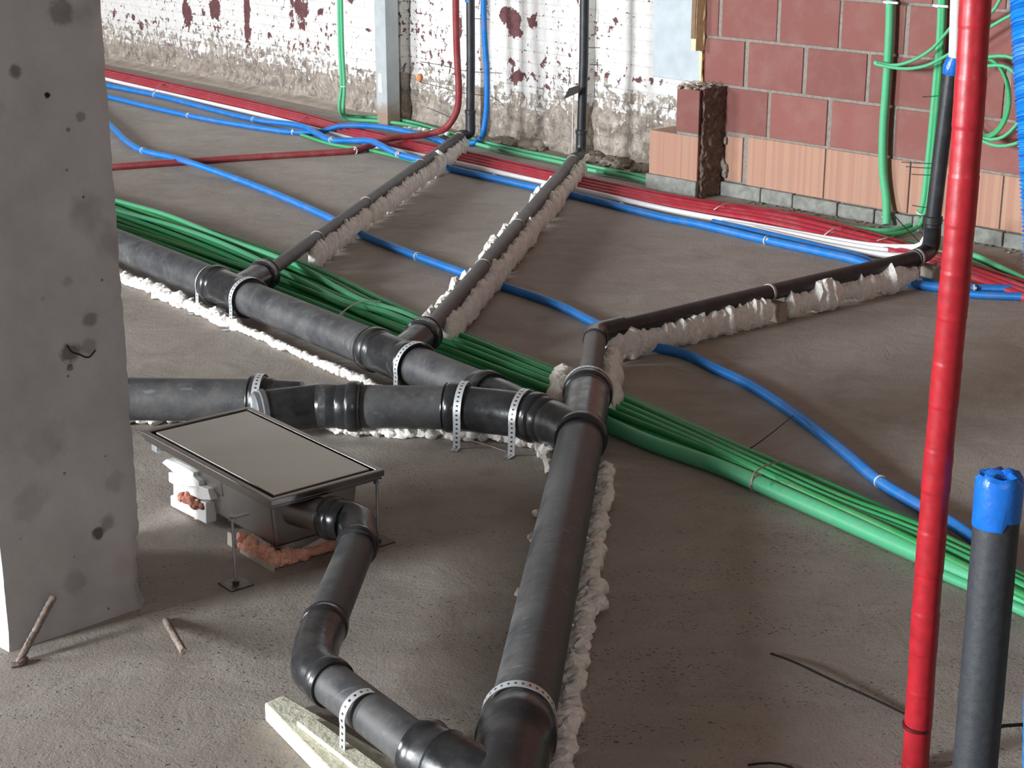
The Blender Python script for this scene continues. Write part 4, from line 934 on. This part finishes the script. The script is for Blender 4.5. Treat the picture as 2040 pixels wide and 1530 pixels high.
# cable ties and clips on the conduits
def tie(p, d, r, label, mat='tie', nub=True, group=None):
    d = V(d).normalized(); b = MB(); b.lathe(V(p)-d*.0025, V(p)+d, [(0, r), (.0004, r+.0018), (.0046, r+.0018), (.005, r)], 18)
    if nub: b.box(V(p)+Z*(r+.002)*.5-Y*(r+.001)*.85, X, Y, Z, .004, .003, .004)
    return tag(b.build('cable_tie', M[mat]), label, 'cable tie', group)
blue_dir = lambda a, c: P(*c, .014)-P(*a, .014)
for x, y, a, c, lb in ((285, 300, (255, 283), (341, 313), 'white tie on the long single blue conduit near the column'), (832, 511, (718, 466), (929, 546), 'white tie on the long single blue conduit between left and middle branch pipes'), (1754, 960, (1680, 898), (1823, 1002), 'white tie on the long single blue conduit left of the red pole')):
    tie(P(x, y, .014), blue_dir(a, c), .0148, lb)
for x, y, z, a, c, r, lb in ((309, 189, .014, (223, 172), (506, 238), .016, 'small white tie on the blue conduit of the back bundle, nearest the column'), (506, 238, .014, (309, 189), (600, 251), .016, 'small white tie on the back blue conduit before it crosses its neighbour'), (661, 279, .028, (600, 251), (700, 281), .0165, 'white tie on the back blue conduit just past the crossing of the two blues'), (794, 308, .03, (765, 296), (847, 323), .0165, 'white tie on the back blue conduit just left of the first branch pipe'),
    (984, 354, .015, (893, 335), (1010, 361), .016, 'pale tie on the back blue conduit between first and second branch pipe'), (1238, 411, .015, (1133, 387), (1340, 437), .016, 'pale tie on the back blue conduit right of the second branch pipe'), (1527, 479, .015, (1380, 444), (1640, 503), .016, 'bright white tie on the back blue conduit below the three white ones'), (1832, 566, .016, (1790, 556), (1850, 570), .0165, 'white tie on the blue conduit just left of the red pole'),
    (376, 230, .014, (226, 195), (500, 252), .015, 'white tie on the nearest left blue conduit, close to the column'), (584, 263, .014, (500, 252), (641, 262), .015, 'white tie on the nearest left blue conduit before it crosses the reds'), (707, 300, .016, (640, 305), (741, 289), .0175, 'pale tie around the single red conduit where the blue one passes over it'), (1940, 577, .016, (1850, 570), (2060, 578), .016, 'white tie on the blue conduit just right of the red pole')):
    tie(P(x, y, z), P(*c, z)-P(*a, z), r, lb)
tie(WP(685, 172, -5.50), Z, .0155, 'pale tie holding the two green conduits against the white wall', nub=False)
tie(WP(1766, 432, RC+.04), Z, .017, 'pale tie near the foot of the thick green conduit on the red wall', nub=False)
tie(WP(1836, 424, RC+.05), WP(1846, 400, RC+.05)-WP(1832, 432, RC+.05), .020, 'pale tie around the two green conduits curving beside the right riser', nub=False)
for k, (q, lb) in enumerate((([(1420, 420, .02), (1428, 414, .036), (1445, 406, .045), (1458, 402, .04)], 'raised tie tail over the red bundle, leftmost of three'), ([(1640, 470, .02), (1650, 462, .036), (1662, 455, .045), (1675, 452, .04)], 'raised tie tail over the red bundle, middle of three'), ([(1738, 485, .02), (1752, 478, .036), (1766, 474, .045), (1782, 470, .04)], 'raised tie tail over the red bundle, rightmost of three'),
    ([(305, 183, .02), (312, 176, .036), (325, 167, .03)], 'thin tie tail over the red bundle near the column'), ([(590, 246, .02), (600, 238, .036), (612, 232, .03)], 'thin tie tail over the red bundle left of the steel post'),
    ([(676, 628, .06), (690, 616, .066), (715, 602, .07), (758, 600, .06)], 'pale tie tail across the green bundle between the two side branches'), ([(1497, 965, .05), (1502, 945, .062), (1520, 930, .062), (1560, 918, .05)], 'brownish tie over the green bundle right of the foreground pipe'))):
    one_tube('cable_tie', PX(*q), .0022, M['tie' if k in (0, 1, 5) else 'tie_brown'], lb, 'cable tie', seg=6, step=.01)
b = MB(); q = P(1505, 958, .022); tie(P(1508, 962, .021), P(1600, 1002, .021)-P(1432, 930, .021), .0200, 'grey tie around the thickest mint green conduit', 'tie_brown', False)
b = MB(); q = P(681, 628, .055); b.box(q, X, Y, Z, .004, .003, .008); tag(b.build('conduit_tag', M['card'], smooth=False), 'tiny pale tag standing on the green bundle behind the long pipe', 'tag')
one_tube('black_scrap', PX((1455, 945, .004), (1466, 942, .014), (1474, 950, .004)), .006, M['wire'], 'small black scrap in front of the thick mint green conduit', 'scrap', seg=7, step=.006, jitter=.6)
# ------------------------------------------------------------------ stainless floor box
ZC = .165
cr = [P(283, 858, ZC), P(495, 810, ZC), P(775, 938, ZC), P(530, 995, ZC)]
cen = (cr[0]+cr[1]+cr[2]+cr[3])/4
ex = ((cr[2]-cr[1])+(cr[3]-cr[0])).normalized(); ey = V((-ex.y, ex.x, 0))
hx = ((cr[2]-cr[1]).length+(cr[3]-cr[0]).length)/4; hy = (abs((cr[1]-cr[0]).dot(ey))+abs((cr[2]-cr[3]).dot(ey)))/4
tF = thing('floor_box', V((cen.x, cen.y, 0)), 'raised stainless steel floor box with flat rectangular lid on threaded feet, right of the column', 'floor box')
def loc(u, v, z): return V((cen.x, cen.y, 0))+ex*u+ey*v+Z*z
def ringbox(b, ho_x, ho_y, hi_x, hi_y, z0, z1):
    vs = []
    for z in (z0, z1):
        for (a, c) in ((ho_x, ho_y), (hi_x, hi_y)):
            for (i, j) in ((-1, -1), (1, -1), (1, 1), (-1, 1)): vs.append(loc(a*i, c*j, z))
    fs = []
    for k in range(4):
        k2 = (k+1) % 4; fs += [(k, k2, 8+k2, 8+k), (4+k, 12+k, 12+k2, 4+k2), (8+k, 8+k2, 12+k2, 12+k), (k, 4+k, 4+k2, k2)]
    b.add(vs, fs)
b = MB(); ringbox(b, hx, hy, hx-.013, hy-.013, ZC-.014, ZC); ringbox(b, hx-.004, hy-.004, hx-.020, hy-.020, ZC-.022, ZC-.0141); b.build('rim_frame', M['steel_frame'], tF, smooth=False, bevel=.0018)
b = MB(); ringbox(b, hx-.0131, hy-.0131, hx-.04, hy-.04, ZC-.018, ZC-.015); b.build('slot', M['slot'], tF, smooth=False)
b = MB(); b.box(loc(.002, .0, ZC-.0035), ex, ey, Z, hx-.025, hy-.022, .0035); b.build('lid', M['steel'], tF, smooth=False, bevel=.0012)
# tray and deeper sump
def taper(b, h0x, h0y, h1x, h1y, z0, z1, ou=0, ov=0):
    vs = [loc(ou+i*h0x, ov+j*h0y, z0) for i, j in ((-1, -1), (1, -1), (1, 1), (-1, 1))]+[loc(ou+i*h1x, ov+j*h1y, z1) for i, j in ((-1, -1), (1, -1), (1, 1), (-1, 1))]
    b.add(vs, [(0, 3, 2, 1), (4, 5, 6, 7)]+[(k, (k+1) % 4, (k+1) % 4+4, k+4) for k in range(4)])
qc = P(543, 1097, .03)-V((cen.x, cen.y, 0)); uc, vc = qc.dot(ex), qc.dot(ey)
vm, vh = (vc+hy-.03)/2, (hy-.03-vc)/2
b = MB(); taper(b, .10, vh-.004, .10, vh, .085, ZC-.0225, uc-.30, vm); b.build('tray', M['steel_body'], tF, smooth=False, bevel=.004)
b = MB(); taper(b, .125, vh-.012, .13, vh, .030, ZC-.0225, uc-.13, vm); b.build('sump', M['steel_body'], tF, smooth=False, bevel=.006)
# outlet spigot
sp1 = Dp[0]+(P(700, 1042, .105)-Dp[0]).normalized()*.0; sdir = (P(700, 1042, .105)-Dp[0]).normalized(); sp0 = sp1-sdir*.11
b = MB(); b.lathe(sp0, sp1, [(0, RD*1.0), (.06, RD*1.0), (.11, RD*.98), (.14, RD*.98)], 30); b.build('outlet_spigot', M['steel_body'], tF)
b = MB(); b.blob(P(617, 1000, .125), .008, 2, .5, 4, seed=4); b.blob(P(612, 1013, .12), .007, 2, .5, 4, seed=8); b.build('clamp_screw', M['zinc'], tF)
def footrod2(q, zt):
    b = MB(); n = 40
    b.tube([q+Z*(zt*i/n) for i in range(n+1)], .0032, 10, True, lambda i, L: .0034 if i % 2 else .0028); b.lathe(q+Z*(zt-.012), q+Z*5, [(0, .003), (.001, .008), (.007, .008), (.008, .003)], 6)
    o = b.build('threaded_foot', M['zinc'], tF)
    b = MB(); b.box(q+Z*.0015, ex, ey, Z, .026, .026, .0015); b.lathe(q+Z*.003, q+Z*5, [(0, .007), (.006, .007)], 6); m = b.build('foot_plate', M['dark_steel'], None, origin=(0, 0, 0), smooth=False)
    m.parent = o; m.location = -tF.location
footrod2(P(470, 1165), .150); footrod2(loc(hx-.012, hy-.012, 0), ZC-.02)
b = MB(); b.box(loc(-hx+.035, -hy+.02, .135), ex, ey, Z, .012, .010, .012); b.build('bracket', M['zinc'], tF, smooth=False, bevel=.002)
b = MB(); b.box(P(467, 1030, .146)+ey*.012, ex, ey, Z, .006, .02, .0015); b.build('bracket', M['steel_body'], tF, smooth=False)
# packing: layered white board with reddish foam on the left face, foam and cardboard under the sump
tK = thing('packing_stack', loc(-.12, -hy-.0, 0), 'stepped white packing boards smeared with reddish foam under the left side of the floor box', 'packing')
b = MB()
def quadface(b, pxs, y_off, thick, ref):
    """board standing on the vertical plane through ref, spanned by ex and Z"""
    nrm = -ey; pts = []
    for x, y in pxs:
        r = ray(x, y); t = (ref-O).dot(nrm)/r.dot(nrm); pts.append(O+r*t)
    n = len(pts); back = [p-nrm*thick for p in pts]
    b.add(pts+back, [tuple(range(n)), tuple(range(2*n-1, n-1, -1))]+[(i, i+n, (i+1) % n+n, (i+1) % n) for i in range(n)])
ref = loc(0, -hy+.022, 0)
quadface(b, [(322, 922), (330, 915), (352, 924), (368, 932), (385, 942), (385, 958), (350, 945)], 0, .02, ref)
quadface(b, [(335, 941), (385, 950), (396, 960), (398, 985), (362, 975), (336, 960)], 0, .022, ref)
quadface(b, [(345, 962), (396, 968), (414, 975), (420, 997), (400, 996), (366, 980), (345, 985)], 0, .024, ref)
quadface(b, [(339, 988), (352, 982), (410, 1002), (411, 1044), (340, 1008)], 0, .026, ref)
b.build('packing_board', M['white_tape'], tK, smooth=False, bevel=.002)
b = MB(); nrm = -ey
def onface(x, y, off=0):
    r = ray(x, y); rf = ref+nrm*off; t = (rf-O).dot(nrm)/r.dot(nrm); return O+r*t
for k, (x, y, r) in enumerate(((362, 990, .010), (372, 994, .012), (384, 998, .014), (396, 1004, .012), (390, 1008, .009), (375, 986, .009), (403, 1008, .008))): b.blob(onface(x, y, .0), r, 2, .4, 4, seed=k+11)
b.build('foam_smear', m_simple('reddish_foam', (.40, .15, .10), .8, 70, .005, .45), tK)
b = MB()
for k, (x, y) in enumerate(((360, 1022), (368, 1026), (376, 1030), (384, 1034), (392, 1036))): b.blob(onface(x, y, -.012), .008, 1, .4, 4, seed=k+31)
b.build('foam_smear', M['pink_foam'], tK)
tU = thing('packing_foam', V((P(550, 1120).x, P(550, 1120).y, 0)), 'salmon pink foam lumps with cardboard strips supporting the deep end of the floor box', 'packing')
rn = random.Random(3)
def on_plane(x, y, pt, pn):
    r = ray(x, y); return O+r*((pt-O).dot(pn)/r.dot(pn))
fl_, fr_ = loc(0, vc-.008, 0), loc(uc+.008, 0, 0)
b = MB()
for k in range(46):
    f = rn.random(); x = 482+f*66; y = 1064+f*32+rn.uniform(2, 38); p = on_plane(x, y, fl_, nrm); p.z = max(p.z, .010)
    b.blob(p, rn.uniform(.009, .014), 2, .4, 3, seed=k, zmin=.0005)
for k in range(8):
    p = on_plane(545+k*9, 1140-abs(k-2)*2, fr_, ex); p.z = .010; b.blob(p+ex*.008, .014, 2, .4, 3, seed=k+90, zmin=.0005)
for k in range(46):
    f = rn.random(); x = 548+f*118; y = 1096-f*14+rn.uniform(4, 34-8*f); p = on_plane(x, y, fr_, ex); p.z = max(p.z, .010)
    b.blob(p+ex*.010, rn.uniform(.008, .013), 2, .4, 3, seed=k+40, zmin=.0005)
b.build('foam_lumps', M['pink_foam'], tU)
def strip(pxs, plane_pt, pn, thick):
    b = MB(); pts = [on_plane(x, y, plane_pt, pn) for x, y in pxs]
    n = len(pts); back = [p-pn*thick for p in pts]
    b.add(pts+back, [tuple(range(n)), tuple(range(2*n-1, n-1, -1))]+[(i, i+n, (i+1) % n+n, (i+1) % n) for i in range(n)])
    b.build('cardboard_strip', M['card'], tU, smooth=False)
strip([(478, 1094), (545, 1127), (543, 1141), (478, 1104)], fl_+nrm*.014, nrm, .004)
strip([(453, 1060), (463, 1064), (464, 1092), (453, 1088)], fl_+nrm*.012, nrm, .003)
strip([(574, 1108), (664, 1082), (668, 1096), (580, 1122)], fr_+ex*.008, ex, .003)
strip([(604, 1092), (640, 1072), (664, 1082), (640, 1098)], fr_+ex*.006, ex, .003)
# ------------------------------------------------------------------ steel post against the white wall
pc = P(772, 250, 0); b = MB(); hs = .045
c0 = pc+D*hs-N*hs
b.box(V((c0.x, c0.y, 1.1)), D, N, Z, hs, hs, 1.1); o = b.build('steel_post', M['post'], origin=V((c0.x, c0.y, 0)), smooth=False, bevel=.004)
tag(o, 'pale grey square steel post with rusty foot standing against the white brick wall', 'post')
b = MB(); q = [c0+N*(hs+.0006)+D*(dx)+Z*z for dx, z in ((-.005, .17), (.025, .17), (.022, .27), (-.002, .27))]; b.add(q, [(0, 1, 2, 3)]); lb = b.build('paper_sticker', M['white'], None, origin=(0, 0, 0)); lb.parent = o; lb.location = -o.location; lb['label'] = 'faded white sticker'
# ------------------------------------------------------------------ masonry pier stub
s1 = S(1387, 380, RC+.155); nf = RC+.155
def snb(b, s0, s1, n0, n1, z0, z1, uv=True):
    u0 = len(b.f); slab_sn(b, s0, s1, n0, n1, z0, z1)
    for fi in range(u0, len(b.f)): b.uv[fi] = [(b.v[k].dot(D), b.v[k].z) for k in b.f[fi]]
sL = S(1293, 320, nf); sM = S(1347, 240, nf)
tS = thing('masonry_stub', sn(s1, nf, 0), 'broken stub of orange and red clay blocks sticking out where white and red walls meet', 'masonry')
zr0 = WP(1387, 270, nf).z; zr1 = WP(1387, 180, nf).z; zo0 = WP(1387, 362, nf).z
b = MB(); snb(b, s1, sL, nf-.42, nf, zo0, zr0-.006); b.build('orange_block', M['oblock'], tS, smooth=False, bevel=.003)
b = MB(); snb(b, s1, sM, nf-.42, nf, zr0+.006, zr1); b.build('red_block', M['block'], tS, smooth=False, bevel=.003)
b = MB(); snb(b, s1+.004, sM-.002, nf-.148, nf-.004, zr0-.0065, zr0+.0065); b.build('mortar_bed', M['cement'], tS, smooth=False, bevel=.002); b = MB(); snb(b, s1-.003, sL+.01, nf-.16, nf+.01, 0, zo0); b.build('mortar_bed', M['cement'], tS, smooth=False, bevel=.004)
# broken side: dark mortar crust and straw on top
b = MB(); rn = random.Random(9)
gn, gz = 26, 60; vs = []
for a in range(gn+1):
    for c in range(gz+1):
        n_ = nf-.012-.148*a/gn; z = .004+(zr1+.004)*c/gz; e_ = min(a, gn-a)/gn
        k = .013+.010*noise.noise(V((n_*30, z*22, 4)))+.007*noise.noise(V((n_*80, z*70, 1)))-(.006 if a == 0 else 0)
        vs.append(sn(s1-max(-.002, k), n_+.006*noise.noise(V((z*30, 0, 3)))*(a == 0), z))
b.add(vs, [(a*(gz+1)+c, a*(gz+1)+c+1, (a+1)*(gz+1)+c+1, (a+1)*(gz+1)+c) for a in range(gn) for c in range(gz)])
b.build('rough_mortar', m_simple('dark_crusty_mortar', (.16, .11, .09), .95, 60, .006, .5), tS)
b = MB()
for k in range(26): b.blob(sn(rn.uniform(s1, sM), nf-rn.uniform(.0, .14), zr1+.004), rn.uniform(.008, .018), 1, .6, 4, (1, 1, .6), seed=k+60)
for k in range(40):
    a = rn.uniform(0, 6.28); p = sn(rn.uniform(s1, sM), nf-rn.uniform(.0, .14), zr1+.014); dv = V((cos(a), sin(a), rn.uniform(-.4, .6)))*.018; b.tube([p-dv, p+dv*.2+Z*.003, p+dv], .0012, 5)
b.build('straw_debris', M['straw'], tS)
# mortar smear low on the right of the stub and rubble along the wall foot
b = MB()
for k in range(36):
    x = 1415+rn.uniform(-18, 32); y = 315+rn.uniform(-42, 40); b.blob(WP(x, y, RC+.008), rn.uniform(.012, .026), 2, .4, 3, (.5, .5, 1), seed=k+5)
tag(b.build('mortar_smear', M['mortar']), 'rough grey mortar smeared on the wall right of the broken block stub', 'mortar')
def rubble(pts, n, spread, rr, label, seed, mat='dirt', zs=.6):
    rn = random.Random(seed); b = MB(); sp = spline(pts, .02)
    for k in range(n):
        p = rn.choice(sp); q = V((p.x+rn.uniform(-1, 1)*spread, p.y+rn.uniform(-1, 1)*spread, 0)); r = rn.uniform(*rr)
        b.blob(q+Z*r*.3, r, 1 if r < .012 else 2, .5, 4, (1, 1, zs), seed=rn.random()*99, zmin=.0003)
    o = b.build('rubble', M[mat]); o['kind'] = 'stuff'; return tag(o, label, 'rubble')
rubble(PX((985, 285, 0), (1040, 292, 0), (1080, 298, 0)), 26, .05, (.015, .045), 'mound of dusty rubble at the foot of the white wall between the risers', 31, 'ledge')
rubble(PX((1185, 318, 0), (1230, 330, 0), (1285, 345, 0)), 40, .05, (.012, .05), 'dark rubble heaped at the wall foot left of the broken block stub', 32)
rubble(PX((1395, 385, 0), (1430, 383, 0)), 16, .03, (.012, .03), 'dark crumbs at the foot of the broken block stub', 33)
rubble(PX((1470, 400, 0), (1560, 415, 0), (1650, 432, 0), (1750, 452, 0)), 70, .035, (.002, .009), 'small debris strewn along the foot of the red block wall', 34)
rubble(PX((1930, 480, 0), (2060, 510, 0)), 34, .035, (.002, .010), 'small debris at the wall foot right of the red pole', 35)
